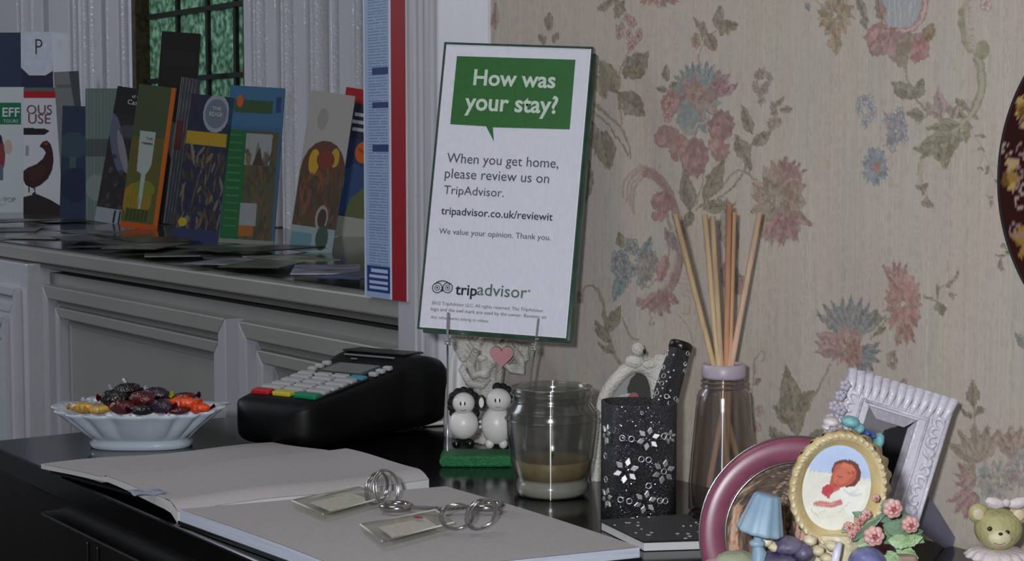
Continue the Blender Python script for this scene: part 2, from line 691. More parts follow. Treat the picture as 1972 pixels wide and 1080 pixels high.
        for x in bars:
            MB().box((x, Y + 0.031, (z0 + z1) / 2), (0.009, 0.009, z1 - z0)).build('lead_bar', lead, w)
        for z in zs[1:-1]:
            MB().box(((xa + xb) / 2, Y + 0.029, z), (xb - xa, 0.009, 0.009)).build('lead_bar', lead, w)
        brown = mat('gilt_brown_edge', (84, 66, 40), 0.4, rgb2=(38, 28, 18), scale=120)
        for x in (xa, xb):
            MB().box((x, Y + 0.02, (z0 + z1) / 2), (0.018, 0.03, z1 - z0)).build('window_frame', brown, w)
        return w
    x250, x470, x700 = X(254), X(468), X(702)
    window('window_1', x250, x470, [X(315), X(372), X(425)])
    window('window_2', x700, X(960), [X(760), X(850)])
    # fluted casings
    n = 6
    for k, (pa, pb, flutes) in enumerate(((-160, 250, (-120, -60, 36, 62, 70, 145, 165, 184, 209, 240)),
                                         (470, 700, (494, 506, 516, 548, 560, 570, 604, 618, 645, 692)))):
        xa, xb = X(pa), X(pb)
        o = struct(MB().box(((xa + xb) / 2, Y + 0.03, 1.2), (xb - xa, 0.05, 2.4)).build('trim_%d' % n, M_gloss_white, bevel=0.003))
        o['label'] = ('fluted white casing left of the green leaded window', 'fluted white casing between the two windows')[k]
        n += 1
        for i, f in enumerate(flutes):
            x = X(f)
            r_ = (0.009, 0.015, 0.007)[i % 3]
            MB().tube([(x, Y + 0.004, LZ), (x, Y + 0.004, 2.4)], r_, 16).build('bead', M_bead, o)
        for (fa, fb, pr) in (((-150, -70, .008), (74, 92, .014), (100, 138, .008), (192, 204, .014), (214, 234, .01)), ((474, 488, .01), (523, 542, .014), (577, 597, .012), (655, 686, .008)))[k]:
            MB().box(((X(fa) + X(fb)) / 2, Y + 0.01 - pr / 2, (LZ + 2.4) / 2), (X(fb) - X(fa), pr + .01, 2.4 - LZ)).build('flat_board', M_gloss_white, o, bevel=0.004, seg=3)
    # floor-level closure behind the recess
    struct(MB().box((-2.4, Y + 0.05, 0.4), (2.6, 0.02, 0.8)).build('wall_front', M_wall_white))


setting()


# ------------------------------------------------------------------ floral wallpaper
def wallpaper():
    X0, X1, Z0, Z1 = -1.1135, -0.56, 0.735, 1.115
    st = 0.0007
    w, h = int((X1 - X0) / st), int((Z1 - Z0) / st)

    def fm(P):
        out = np.zeros_like(P)
        for i, (x, y) in enumerate(P):
            q = WL(x, y)
            out[i] = ((q.x - X0) / (X1 - X0) * w, (Z1 - q.z) / (Z1 - Z0) * h)
        return out
    C = Canvas(w, h, (136, 128, 120), fm, K=2.0)
    base = C.a.copy()
    # woven streaks
    for amp, rep in ((0.034, 170), (0.024, 40)):
        ns = RNG.normal(0, 1, (h // rep + 2, w))
        yy = np.arange(h) / rep
        i0 = yy.astype(int)
        fr = (yy - i0)[:, None]
        C.a *= (1 + amp * (ns[i0] * (1 - fr) + ns[i0 + 1] * fr))[..., None].astype(np.float32)
    for ch in range(3):
        g = RNG.normal(0, 1, (h // 120 + 2, w // 14 + 2))
        yy, xx = np.arange(h) / 120, np.arange(w) / 14
        yi, xi = yy.astype(int), xx.astype(int)
        fy, fx = (yy - yi)[:, None], (xx - xi)[None]
        g2 = g[yi][:, xi] * (1 - fy) * (1 - fx) + g[yi + 1][:, xi] * fy * (1 - fx) + g[yi][:, xi + 1] * (1 - fy) * fx + g[yi + 1][:, xi + 1] * fy * fx
        C.a[..., ch] *= (1 + .022 * g2).astype(np.float32)
    C0 = C.a.copy()
    D_ = lambda c, k: tuple(max(0, min(255, x * k)) for x in c)
    rr = random.Random(3)
    PINK, ROSE, TEAL, OLIVE, BROWN, TAUPE, GREY = (138, 96, 92), (124, 82, 82), (98, 112, 112), (104, 98, 76), (116, 98, 78), (112, 102, 88), (108, 108, 108)

    def leaf(x, y, ang, L, W, col, al=0.85, ser=True):
        ang = math.radians(ang)
        ca, sa = math.cos(ang), -math.sin(ang)
        pts, up, dn = [], [], []
        for i in range(11):
            t = i / 10
            ww = W / 2 * math.sin(PI * t ** 0.8) * (1.15 if (i % 2 and ser) else 1)
            up.append((t * L, ww))
            dn.append((t * L, -ww))
        tr = lambda p: (x + p[0] * ca - p[1] * -sa * -1 * -1 if False else x + p[0] * ca - p[1] * sa, y + p[0] * sa + p[1] * ca)
        C.poly([tr(p) for p in up + dn[::-1]], D_(col, 0.88), al)
        C.poly([tr((p[0], p[1] * 0.8)) for p in up + [(L, 0), (0, 0)]], D_(col, 1.1), al * 0.8)
        C.stroke([tr((0, 0)), tr((L * 0.9, 0))], 2.0, D_(col, 0.72), 0.7, False)
        for i in range(2, 9, 2):
            t = i / 10
            for s_ in (-1, 1):
                C.stroke([tr((t * L, 0)), tr((t * L + L * 0.1, s_ * W * 0.38 * math.sin(PI * t)))], 1.3, D_(col, 0.76), 0.6, False)

    def petal(x, y, ang, L, W, col, al=0.85):
        ang = math.radians(ang)
        cx, cy = x + math.cos(ang) * L / 2, y - math.sin(ang) * L / 2
        C.ell(cx, cy, L / 2, W / 2, D_(col, 0.86), -ang, al, 22, 0.07)
        for q in range(7):
            b = rr.uniform(0, 6.3)
            C.ell(cx + math.cos(b) * L * .22, cy + math.sin(b) * W * .22, L * .17, W * .14, D_(col, rr.uniform(.84, 1.2)), -ang + rr.uniform(-.5, .5), .6, 10, .08)
        for s_ in (-0.3, -.15, 0, .15, 0.3):
            px_, py_ = -math.sin(ang) * W * s_, -math.cos(ang) * W * s_
            C.stroke([(x + px_ + math.cos(ang) * L * .25, y + py_ - math.sin(ang) * L * .25), (x + px_ + math.cos(ang) * L * 0.85, y + py_ - math.sin(ang) * L * 0.85)], 1.2, D_(col, 0.84), 0.6, False)

    def mum(cx, cy, rx, ry, col, c2, rings=4, al=0.8, n0=15):
        """many-petalled bloom"""
        for k in range(rings):
            f = 1 - k / rings
            n = max(6, int(n0 - 2 * k))
            for i in range(n):
                a = 2 * PI * (i + 0.5 * (k % 2)) / n + rr.uniform(-.12, .12)
                c = col if (i + k) % 3 else c2
                L = 0.55 * f + 0.1
                x0, y0 = cx + math.cos(a) * rx * f * .45, cy - math.sin(a) * ry * f * .45
                x1, y1 = cx + math.cos(a) * rx * f, cy - math.sin(a) * ry * f
                wd = (rx + ry) / 2 * 0.3 * (0.5 + f * .6)
                dx, dy = x1 - x0, y1 - y0
                l = math.hypot(dx, dy) + 1e-6
                nx, ny = -dy / l * wd / 2, dx / l * wd / 2
                mx_, my_ = (x0 + x1) / 2, (y0 + y1) / 2
                q = [(x0 - nx * .5, y0 - ny * .5), (mx_ - nx, my_ - ny), (x1, y1), (mx_ + nx, my_ + ny), (x0 + nx * .5, y0 + ny * .5)]
                cc = D_(c, rr.uniform(0.88, 1.14))
                C.poly(q, cc, al)
                C.stroke([(x0, y0), (x1, y1)], 1.3, D_(c, 0.8), 0.6, False)
                C.stroke(q[1:4], 1.2, D_(c, 0.82), 0.5, False)

    def small(cx, cy, r, col, cc, n=6, sx=0.72):
        for i in range(n):
            a = 2 * PI * i / n + .3
            C.ell(cx + math.cos(a) * r * .6 * sx, cy + math.sin(a) * r * .6, r * .42 * sx, r * .42, D_(col, 0.85), 0, .8, 10)
            C.ell(cx + math.cos(a) * r * .6 * sx, cy + math.sin(a) * r * .6, r * .26 * sx, r * .26, D_(col, 1.2), 0, .7, 8)
        C.ell(cx, cy, r * .28 * sx, r * .28, cc, 0, .9, 8)

    def cluster(cx, cy, rx, ry, n, r, col, cc):
        for i in range(n):
            a, q = rr.uniform(0, 2 * PI), math.sqrt(rr.random())
            small(cx + math.cos(a) * rx * q, cy + math.sin(a) * ry * q, r * rr.uniform(.8, 1.2), col, cc, 5)

    S = C.stroke
    # ---- sprays beside the sign
    leaf(955, 60, 90, 60, 12, (130, 104, 92), .5)
    leaf(955, 20, 250, 40, 10, (140, 100, 90), .5)
    leaf(1058, 62, 90, 40, 18, TAUPE)
    leaf(1052, 84, 130, 26, 14, TAUPE)
    leaf(1064, 84, 60, 26, 14, TAUPE)
    S([(1238, 70), (1205, 110), (1190, 170), (1198, 240)], 3, TAUPE)
    S([(1140, 195), (1170, 222), (1198, 250), (1212, 285), (1214, 312)], 7, TAUPE, w2=3)
    S([(1140, 212), (1168, 236), (1196, 275), (1210, 300)], 4, OLIVE)
    leaf(1190, 180, 118, 76, 36, OLIVE)
    leaf(1203, 152, 48, 70, 44, (100, 92, 70))
    leaf(1192, 180, -40, 68, 40, (102, 92, 78))
    leaf(1158, 252, -78, 78, 40, OLIVE)
    leaf(1150, 145, -70, 50, 24, (118, 100, 74))
    leaf(1126, 300, -92, 100, 36, (104, 90, 74))
    leaf(1140, 232, -85, 60, 22, OLIVE)
    cluster(1212, 62, 22, 30, 12, 10, (132, 100, 102), (112, 72, 74))
    leaf(1150, 22, 30, 40, 16, TAUPE)
    leaf(1184, 34, 60, 40, 20, OLIVE)
    leaf(1180, 0, -40, 36, 16, TAUPE)
    mum(1268, -8, 46, 24, PINK, BROWN)
    # ---- sprig at the top
    S([(1345, 125), (1350, 95), (1368, 68), (1390, 55)], 3, TAUPE)
    leaf(1378, 55, 75, 48, 20, TAUPE)
    leaf(1380, 56, 10, 42, 26, OLIVE)
    leaf(1362, 62, -70, 44, 24, BROWN)
    leaf(1362, 66, 130, 44, 14, TAUPE)
    leaf(1352, 76, 80, 30, 12, TAUPE)
    small(1340, 78, 14, BROWN, ROSE)
    # ---- the great blue and rose bloom
    for a in range(20, 190, 14):
        leaf(1348, 178, a, 62, 20, TEAL, .8)
    for a in (-10, 15, 35):
        leaf(1372, 190, a + 40, 62, 16, (128, 88, 96))
    mum(1340, 200, 50, 62, (120, 94, 94), TEAL, 5)
    petal(1312, 205, 160, 40, 50, PINK)
    petal(1305, 250, 215, 50, 46, PINK)
    petal(1365, 235, -20, 50, 62, ROSE)
    petal(1372, 265, -60, 50, 40, PINK)
    petal(1338, 262, -92, 80, 54, (128, 90, 90))
    petal(1322, 262, -120, 50, 36, PINK)
    C.ell(1326, 225, 22, 36, TEAL, 0, .7)
    C.ell(1350, 190, 18, 28, (122, 106, 90), 0, .7)
    mum(1340, 180, 24, 26, (126, 92, 84), BROWN, 3)
    C.stroke([(1320, 262), (1345, 240), (1365, 232)], 4, (130, 126, 112), .8)
    S([(1290, 175), (1296, 210)], 5, (124, 92, 96))
    leaf(1283, 160, 90, 34, 14, OLIVE)
    leaf(1285, 175, 170, 24, 12, OLIVE)
    leaf(1288, 172, 40, 24, 12, OLIVE)
    small(1288, 200, 16, PINK, ROSE)
    small(1286, 225, 14, PINK, ROSE)
    # berries to its right
    cluster(1468, 165, 22, 34, 12, 10, (112, 100, 92), (120, 88, 82))
    cluster(1488, 222, 16, 26, 7, 9, (112, 98, 88), (110, 84, 76))
    leaf(1492, 208, 50, 34, 12, TAUPE)
    leaf(1500, 212, 5, 28, 12, TAUPE)
    S([(1486, 240), (1470, 262), (1448, 280), (1432, 330), (1424, 345)], 4, OLIVE)
    leaf(1448, 258, 110, 60, 20, OLIVE)
    leaf(1450, 282, 40, 46, 24, TAUPE)
    leaf(1440, 310, 115, 58, 30, OLIVE)
    leaf(1436, 300, -70, 36, 16, OLIVE)
    # stem and the red-brown bloom on the right
    S([(1340, 405), (1378, 370), (1412, 335), (1435, 332), (1458, 350)], 5, TAUPE)
    S([(1345, 400), (1400, 372), (1424, 340)], 3, OLIVE)
    leaf(1355, 392, 65, 100, 30, OLIVE)
    leaf(1330, 405, 100, 78, 30, (102, 94, 80))
    leaf(1352, 402, 8, 70, 22, OLIVE)
    leaf(1396, 402, -80, 110, 36, (108, 104, 92))
    leaf(1330, 405, -100, 34, 20, OLIVE)
    S([(1342, 395), (1356, 330)], 3, TAUPE)
    mum(1500, 392, 56, 86, (122, 96, 82), BROWN, 5, .8, 17)
    mum(1485, 392, 30, 50, (118, 106, 86), TAUPE, 3)
    for a in (80, 60, 45, 25):
        leaf(1505, 352, a, 56, 18, (132, 96, 90))
    for a in (-20, -60, -95, -120):
        leaf(1505, 410, a, 66, 24, (130, 90, 90))
    # scroll
    for k, (dx, dy) in enumerate(((0, 0), (6, 10), (12, 20), (-8, -6))):
        S([(1208 + dx, 390 + dy), (1212 + dx, 350 + dy * .6), (1240 + dx * .5, 325 + dy * .5), (1270, 340 + dy * .4), (1296, 392)], 4, (128, 104, 92), .75, w2=6)
    S([(1240, 330), (1278, 352), (1302, 410), (1312, 470), (1298, 540), (1266, 574), (1226, 580)], 17, (118, 88, 86), .85)
    S([(1290, 430), (1303, 470), (1296, 520), (1266, 560), (1232, 570)], 6, (140, 120, 114), .8)
    S([(1284, 400), (1290, 450), (1284, 510), (1258, 546), (1236, 552)], 4, (104, 92, 92), .7)
    S([(1302, 410), (1318, 470), (1306, 545)], 3, (110, 80, 78), .8)
    petal(1300, 395, 165, 46, 38, (134, 86, 90))
    petal(1284, 410, 200, 30, 26, PINK)
    leaf(1280, 440, -60, 60, 18, (118, 92, 96))
    leaf(1282, 490, -100, 56, 24, PINK)
    for a in (-30, -60, -85, -110, -135):
        leaf(1268, 562, a, 50, 18, (130, 92, 90))
    cluster(1215, 505, 42, 50, 22, 14, (98, 106, 106), (88, 80, 92))
    leaf(1196, 478, 95, 34, 16, OLIVE)
    leaf(1238, 500, 70, 50, 22, TEAL)
    leaf(1200, 530, -110, 56, 22, TEAL)
    mum(1248, 512, 20, 32, TAUPE, (108, 98, 104), 3)
    for i in range(5):
        S([(1300 + i * 3, 520 + i * 12), (1330, 530 + i * 11)], 1.5, (122, 106, 100), .6, False)
    S([(1300, 600), (1330, 640), (1340, 690)], 2, TAUPE, .6)
    S([(1306, 605), (1326, 600), (1328, 585)], 2, (110, 90, 90), .7)
    S([(1255, 610), (1252, 625), (1262, 622)], 3, ROSE, .7)
    # lower left green scroll
    S([(1122, 578), (1124, 556), (1142, 550), (1160, 580), (1170, 640), (1188, 690), (1215, 712)], 4, TAUPE, w2=9)
    leaf(1168, 640, 62, 60, 26, OLIVE)
    leaf(1174, 660, 125, 50, 20, OLIVE)
    leaf(1184, 680, 150, 40, 14, TAUPE)
    S([(1198, 610), (1212, 645), (1232, 655)], 3, TAUPE)
    leaf(1120, 586, 100, 30, 12, TAUPE)
    # bits behind the reeds
    leaf(1400, 560, 95, 60, 20, (128, 92, 96))
    petal(1410, 545, 20, 24, 24, (128, 88, 92))
    small(1424, 553, 14, ROSE, PINK)
    leaf(1415, 510, -85, 60, 18, OLIVE, .6)
    # curls next to the diffuser
    S([(1452, 720), (1456, 690), (1468, 678), (1474, 688), (1466, 696)], 4, (122, 104, 98))
    S([(1452, 720), (1446, 780), (1452, 830)], 3, (122, 100, 98))
    leaf(1450, 740, 30, 20, 10, (120, 100, 96))
    small(1462, 790, 12, (128, 104, 104), ROSE)
    small(1456, 820, 12, (128, 104, 104), ROSE)
    # ---- bow and vase, top right
    mum(1608, 30, 36, 46, (124, 106, 80), (118, 100, 76), 4)
    leaf(1606, 66, -85, 40, 26, (132, 112, 84))
    leaf(1560, 20, 120, 20, 12, GREY)
    leaf(1668, 40, 110, 60, 18, TAUPE)
    leaf(1662, 30, -80, 30, 16, OLIVE)
    S([(1572, 5), (1590, 14)], 3, GREY)
    C.poly([(1698, -10), (1782, -10), (1768, 46), (1728, 58), (1706, 40)], (112, 124, 132), .8)
    for i in range(6):
        S([(1712 + i * 10, 0), (1714 + i * 9, 50)], 2, (140, 148, 152), .6, False)
    S([(1784, -8), (1776, 30), (1750, 58), (1716, 60), (1700, 36)], 12, (128, 88, 90), .85)
    S([(1784, -8), (1776, 30), (1750, 58), (1716, 60), (1700, 36)], 4, (154, 132, 128), .85)
    leaf(1700, 44, 100, 56, 22, (118, 98, 84))
    for (x, y, a, L, W, c) in ((1724, 60, 200, 62, 50, PINK), (1715, 66, 225, 56, 36, (132, 94, 90)), (1730, 62, 265, 60, 40, (136, 100, 98)), (1764, 60, -80, 60, 40, PINK), (1775, 58, -30, 28, 38, (120, 94, 66)), (1752, 62, -100, 50, 30, (126, 104, 88)), (1776, 0, 60, 30, 20, ROSE), (1770, 70, -95, 54, 30, (142, 94, 94))):
        petal(x, y, a, L, W, c)
    C.ell(1738, 105, 14, 26, OLIVE, 0, .8)
    S([(1742, 125), (1750, 160), (1760, 190), (1785, 215)], 4, TAUPE)
    leaf(1760, 190, 145, 56, 30, (104, 100, 86))
    leaf(1762, 192, 70, 46, 22, (104, 102, 88))
    # green scroll on the right
    for off, c in ((0, (110, 108, 80)), (6, (132, 128, 104))):
        S([(1874 - off, -10), (1852 + off, 24), (1856 + off, 80), (1880, 108), (1894, 98)], 11 if off == 0 else 4, c, .9)
    C.ell(1890, 98, 15, 18, (112, 110, 82), 0, .9)
    for i in range(8):
        S([(1862, 14 + i * 10), (1874, 16 + i * 10)], 2, (112, 108, 90), .7, False)
    small(1898, 8, 16, (142, 120, 116), PINK)
    for off, wd, c in ((0, 20, (106, 102, 78)), (3, 8, (134, 128, 106))):
        S([(1880, 112), (1890, 140), (1888, 180), (1868, 222), (1826, 262), (1788, 285), (1772, 320), (1774, 356), (1786, 385)], wd, c, .85, w2=5)
    for (x, y, a, L, W) in ((1862, 225, 160, 60, 20), (1850, 240, 185, 70, 22), (1836, 256, 200, 76, 24), (1815, 272, 215, 56, 20), (1850, 250, -120, 56, 24), (1826, 270, -100, 60, 26), (1806, 278, -90, 34, 20), (1866, 235, -100, 46, 16), (1790, 290, 170, 34, 16), (1868, 214, 140, 40, 14)):
        leaf(x, y, a, L, W, (110, 106, 80))
    leaf(1812, 230, 95, 62, 24, (134, 108, 108))
    leaf(1806, 228, 130, 40, 20, (128, 108, 100))
    leaf(1830, 230, 60, 40, 16, (132, 112, 104))
    leaf(1784, 226, 165, 42, 22, OLIVE)
    S([(1764, 240), (1790, 222), (1812, 232)], 3, TAUPE)
    leaf(1774, 385, -30, 30, 16, TAUPE)
    leaf(1776, 372, 60, 22, 12, TAUPE)
    leaf(1775, 365, 150, 16, 10, TAUPE)
    # blue posies
    cluster(1666, 210, 15, 28, 8, 13, (112, 118, 124), (124, 98, 104))
    cluster(1724, 248, 22, 34, 9, 14, (108, 114, 120), (128, 96, 96))
    mum(1724, 252, 20, 30, (104, 108, 118), (124, 104, 106), 3)
    mum(1685, 322, 28, 38, (92, 108, 118), (98, 114, 116), 4)
    C.ell(1687, 322, 7, 10, (132, 88, 76), 0, .9)
    S([(1700, 215), (1712, 235)], 2, TAUPE)
    S([(1700, 285), (1712, 270)], 2, TAUPE)
    # twigs toward the plate
    for (x, y) in ((1886, 230), (1880, 262), (1896, 290), (1878, 330), (1904, 320), (1916, 345), (1900, 372), (1920, 366), (1912, 385)):
        leaf(x, y, rr.uniform(0, 360), 18, 8, (118, 106, 98), .6)
    S([(1876, 256), (1892, 292), (1884, 330)], 2, TAUPE, .6)
    S([(1892, 292), (1915, 350), (1910, 390)], 1.6, TAUPE, .5)
    S([(1930, 500), (1940, 486), (1944, 472)], 2, OLIVE, .8)
    for (x, y, a) in ((1932, 498, 160), (1934, 490, 30), (1940, 480, 150), (1944, 476, 50), (1926, 502, -90)):
        leaf(x, y, a, 18, 8, OLIVE, .8)
    # ---- rose mum and sprig
    mum(1739, 585, 38, 66, (138, 96, 86), (128, 88, 80), 4, .85, 17)
    for a in (70, 85, 100, 120):
        leaf(1728, 555, a, 56, 14, (138, 96, 90))
    for a in (-80, -100, -60):
        leaf(1736, 615, a, 56, 14, (132, 90, 82))
    S([(1778, 570), (1800, 576), (1806, 585)], 2.5, OLIVE)
    leaf(1805, 578, -70, 34, 20, OLIVE)
    S([(1806, 585), (1806, 562), (1822, 545), (1838, 530)], 2.5, TAUPE)
    leaf(1806, 570, 100, 24, 10, TAUPE)
    leaf(1820, 552, 40, 26, 10, TAUPE)
    leaf(1824, 566, -20, 20, 9, TAUPE)
    leaf(1838, 540, 60, 20, 8, TAUPE)
    # ---- blue and pink mum lower centre
    for a in range(30, 150, 14):
        leaf(1634, 650, a, 84, 18, (104, 106, 108))
    for a in (150, 170, 190):
        leaf(1622, 668, a, 58, 24, (134, 102, 102))
    for a in (-70, -45, -20, 5, 25):
        leaf(1650, 680, a, 50, 16, (98, 104, 108))
    mum(1632, 668, 36, 44, (138, 104, 102), (126, 94, 84), 4)
    mum(1645, 680, 20, 30, (132, 96, 80), ROSE, 3)
    S([(1600, 700), (1580, 740), (1560, 775)], 5, TAUPE)
    S([(1676, 650), (1700, 625), (1708, 612)], 4, OLIVE)
    leaf(1692, 628, 100, 34, 14, OLIVE)
    leaf(1680, 645, 30, 30, 10, OLIVE)
    mum(1718, 694, 12, 20, (130, 104, 96), BROWN, 2)
    mum(1738, 740, 8, 14, (132, 104, 92), BROWN, 2)
    for (x, y, a, L, W) in ((1536, 840, 100, 140, 46), (1530, 812, 60, 60, 24), (1522, 815, 130, 50, 24), (1535, 780, 40, 46, 20), (1528, 850, 165, 50, 22), (1550, 850, 25, 60, 24), (1500, 850, 120, 40, 16)):
        leaf(x, y, a, L, W, OLIVE)
    # ---- sprig and bouquet bottom right
    S([(1876, 835), (1876, 780)], 2.5, TAUPE)
    leaf(1874, 785, 92, 56, 20, OLIVE)
    leaf(1872, 800, 150, 26, 16, OLIVE)
    leaf(1878, 800, 40, 28, 16, OLIVE)
    for a in (60, 80, 100, 125, 150):
        leaf(1888, 890, a, 76, 24, (124, 108, 92))
    for a in (50, 75, 95, 120):
        leaf(1950, 880, a, 66, 26, (128, 108, 94))
    for a in (150, 175, 200, 225):
        leaf(1880, 915, a, 46, 20, (134, 100, 96))
    mum(1915, 925, 38, 42, (126, 116, 108), (104, 112, 110), 4)
    mum(1965, 900, 30, 40, (116, 116, 118), (132, 104, 96), 4)
    cluster(1868, 905, 12, 12, 5, 10, (122, 108, 88), BROWN)
    for a in (200, 225, 250, 270):
        leaf(1876, 945, a, 60, 18, (136, 98, 98))
    leaf(1975, 670, 120, 40, 16, GREY)

    # soften the inks and let their edges wander like a woven print
    def smooth_noise(step):
        g = RNG.normal(0, 1, (h // step + 3, w // step + 3))
        yy, xx = np.arange(h) / step, np.arange(w) / step
        yi, xi = yy.astype(int), xx.astype(int)
        fy, fx = (yy - yi)[:, None], (xx - xi)[None]
        return (g[yi][:, xi] * (1 - fy) * (1 - fx) + g[yi + 1][:, xi] * fy * (1 - fx) + g[yi][:, xi + 1] * (1 - fy) * fx + g[yi + 1][:, xi + 1] * fy * fx)
    IY, IX = np.meshgrid(np.arange(h), np.arange(w), indexing='ij')
    jx = np.clip(IX + np.round(smooth_noise(5) * 1.0).astype(int), 0, w - 1)
    jy = np.clip(IY + np.round(smooth_noise(5) * 1.2).astype(int), 0, h - 1)
    ink = C.a[jy, jx]
    dif = np.abs(ink - C0).sum(-1, keepdims=True)
    lum = ink.mean(-1, keepdims=True)
    ink2 = lum * np.array([1.06, 1.0, 0.93], np.float32) * .26 + ink * .64
    cov = np.clip(dif * 14, 0, 1) * np.clip(.86 + .16 * smooth_noise(3), .45, 1)[..., None]
    C.a = (C0 * (1 - cov) + ink2 * cov).astype(np.float32)

    # assemble the wall: finely printed area plus repeats of the same print around it
    blocks = []
    U, V = np.meshgrid(np.linspace(0, 1, w), np.linspace(0, 1, h))
    pos = lambda xa, xb, za, zb, U_, V_: np.stack([xa + (xb - xa) * U_.ravel(), np.zeros(U_.size), zb + (za - zb) * V_.ravel()], -1).astype(np.float32)
    blocks.append((pos(X0, X1, Z0, Z1, U, V), C.a.reshape(-1, 3), w, h))

    def coarse(xa, xb, za, zb, stp):
        ww, hh = max(2, int((xb - xa) / stp)), max(2, int((zb - za) / stp))
        U_, V_ = np.meshgrid(np.linspace(0, 1, ww), np.linspace(0, 1, hh))
        P = pos(xa, xb, za, zb, U_, V_)
        ix = (((P[:, 0] - X0) / (X1 - X0)) % 1.0 * (w - 1)).astype(int)
        iz = (((Z1 - P[:, 2]) / (Z1 - Z0)) % 1.0 * (h - 1)).astype(int)
        blocks.append((P, C.a[iz, ix], ww, hh))
    coarse(X0, X1, Z1, 1.9, 0.004)
    coarse(X0, X1, 0.0, Z0, 0.008)
    coarse(X1, 0.5, 0.0, 1.9, 0.004)
    coarse(X0, 0.5, 1.9, 2.4, 0.01)
    o = sheet('wall_right', paint_mat('woven_wallpaper', 0.75, 0.2, bump=0.5, bscale=260, aniso=(6, 1, 0.5)), blocks)
    struct(o)
    o['label'] = 'wallpapered wall with faded floral print'


wallpaper()


# ================================================================== DESK
def desk():
    t = thing('console_desk', 'black lacquered console desk under the wallpapered wall', 'desk', (-0.35, -0.175, 0))
    x0, x1 = -1.32 + 0.35, 0.95
    MB().box(((x0 + x1) / 2, 0.0, DZ - 0.009), (x1 - x0, 0.35, 0.018)).build('desk_top', M_black_gloss, t, bevel=0.002, seg=3)
    MB().box(((x0 + x1) / 2, 0.003, DZ - 0.021), (x1 - x0 - 0.012, 0.334, 0.006)).build('top_moulding', M_black_gloss, t, bevel=0.002)
    MB().box(((x0 + x1) / 2 - .05, 0.01, DZ - 0.382), (x1 - x0 + .07, 0.29, 0.706)).build('cabinet_body', M_dark_wood, t)
    xx = x0 + 0.05
    for i in range(4):
        wv = 0.42
        MB().box((xx + wv / 2, -0.14, DZ - 0.38), (wv - 0.006, 0.016, 0.66)).build('door', M_dark_wood, t, bevel=0.002)
        MB().box((xx + wv + 0.001, -0.143, DZ - 0.38), (0.004, 0.014, 0.66)).build('door_edge', M_red_wood, t)
        xx += wv + 0.008
    for px_ in (152, 171):
        MB().box((WL(px_, 1060, -.33).x + .35, -.1485, DZ - .385), (.002, .002, .66)).build('door_bead', M_red_wood, t, bevel=0.001)


desk()

# ================================================================== SIGN WITH ITS HOLDER
def rotvec(e):
    e = Vector(e)
    return Matrix.Rotation(e.length, 4, e.normalized())


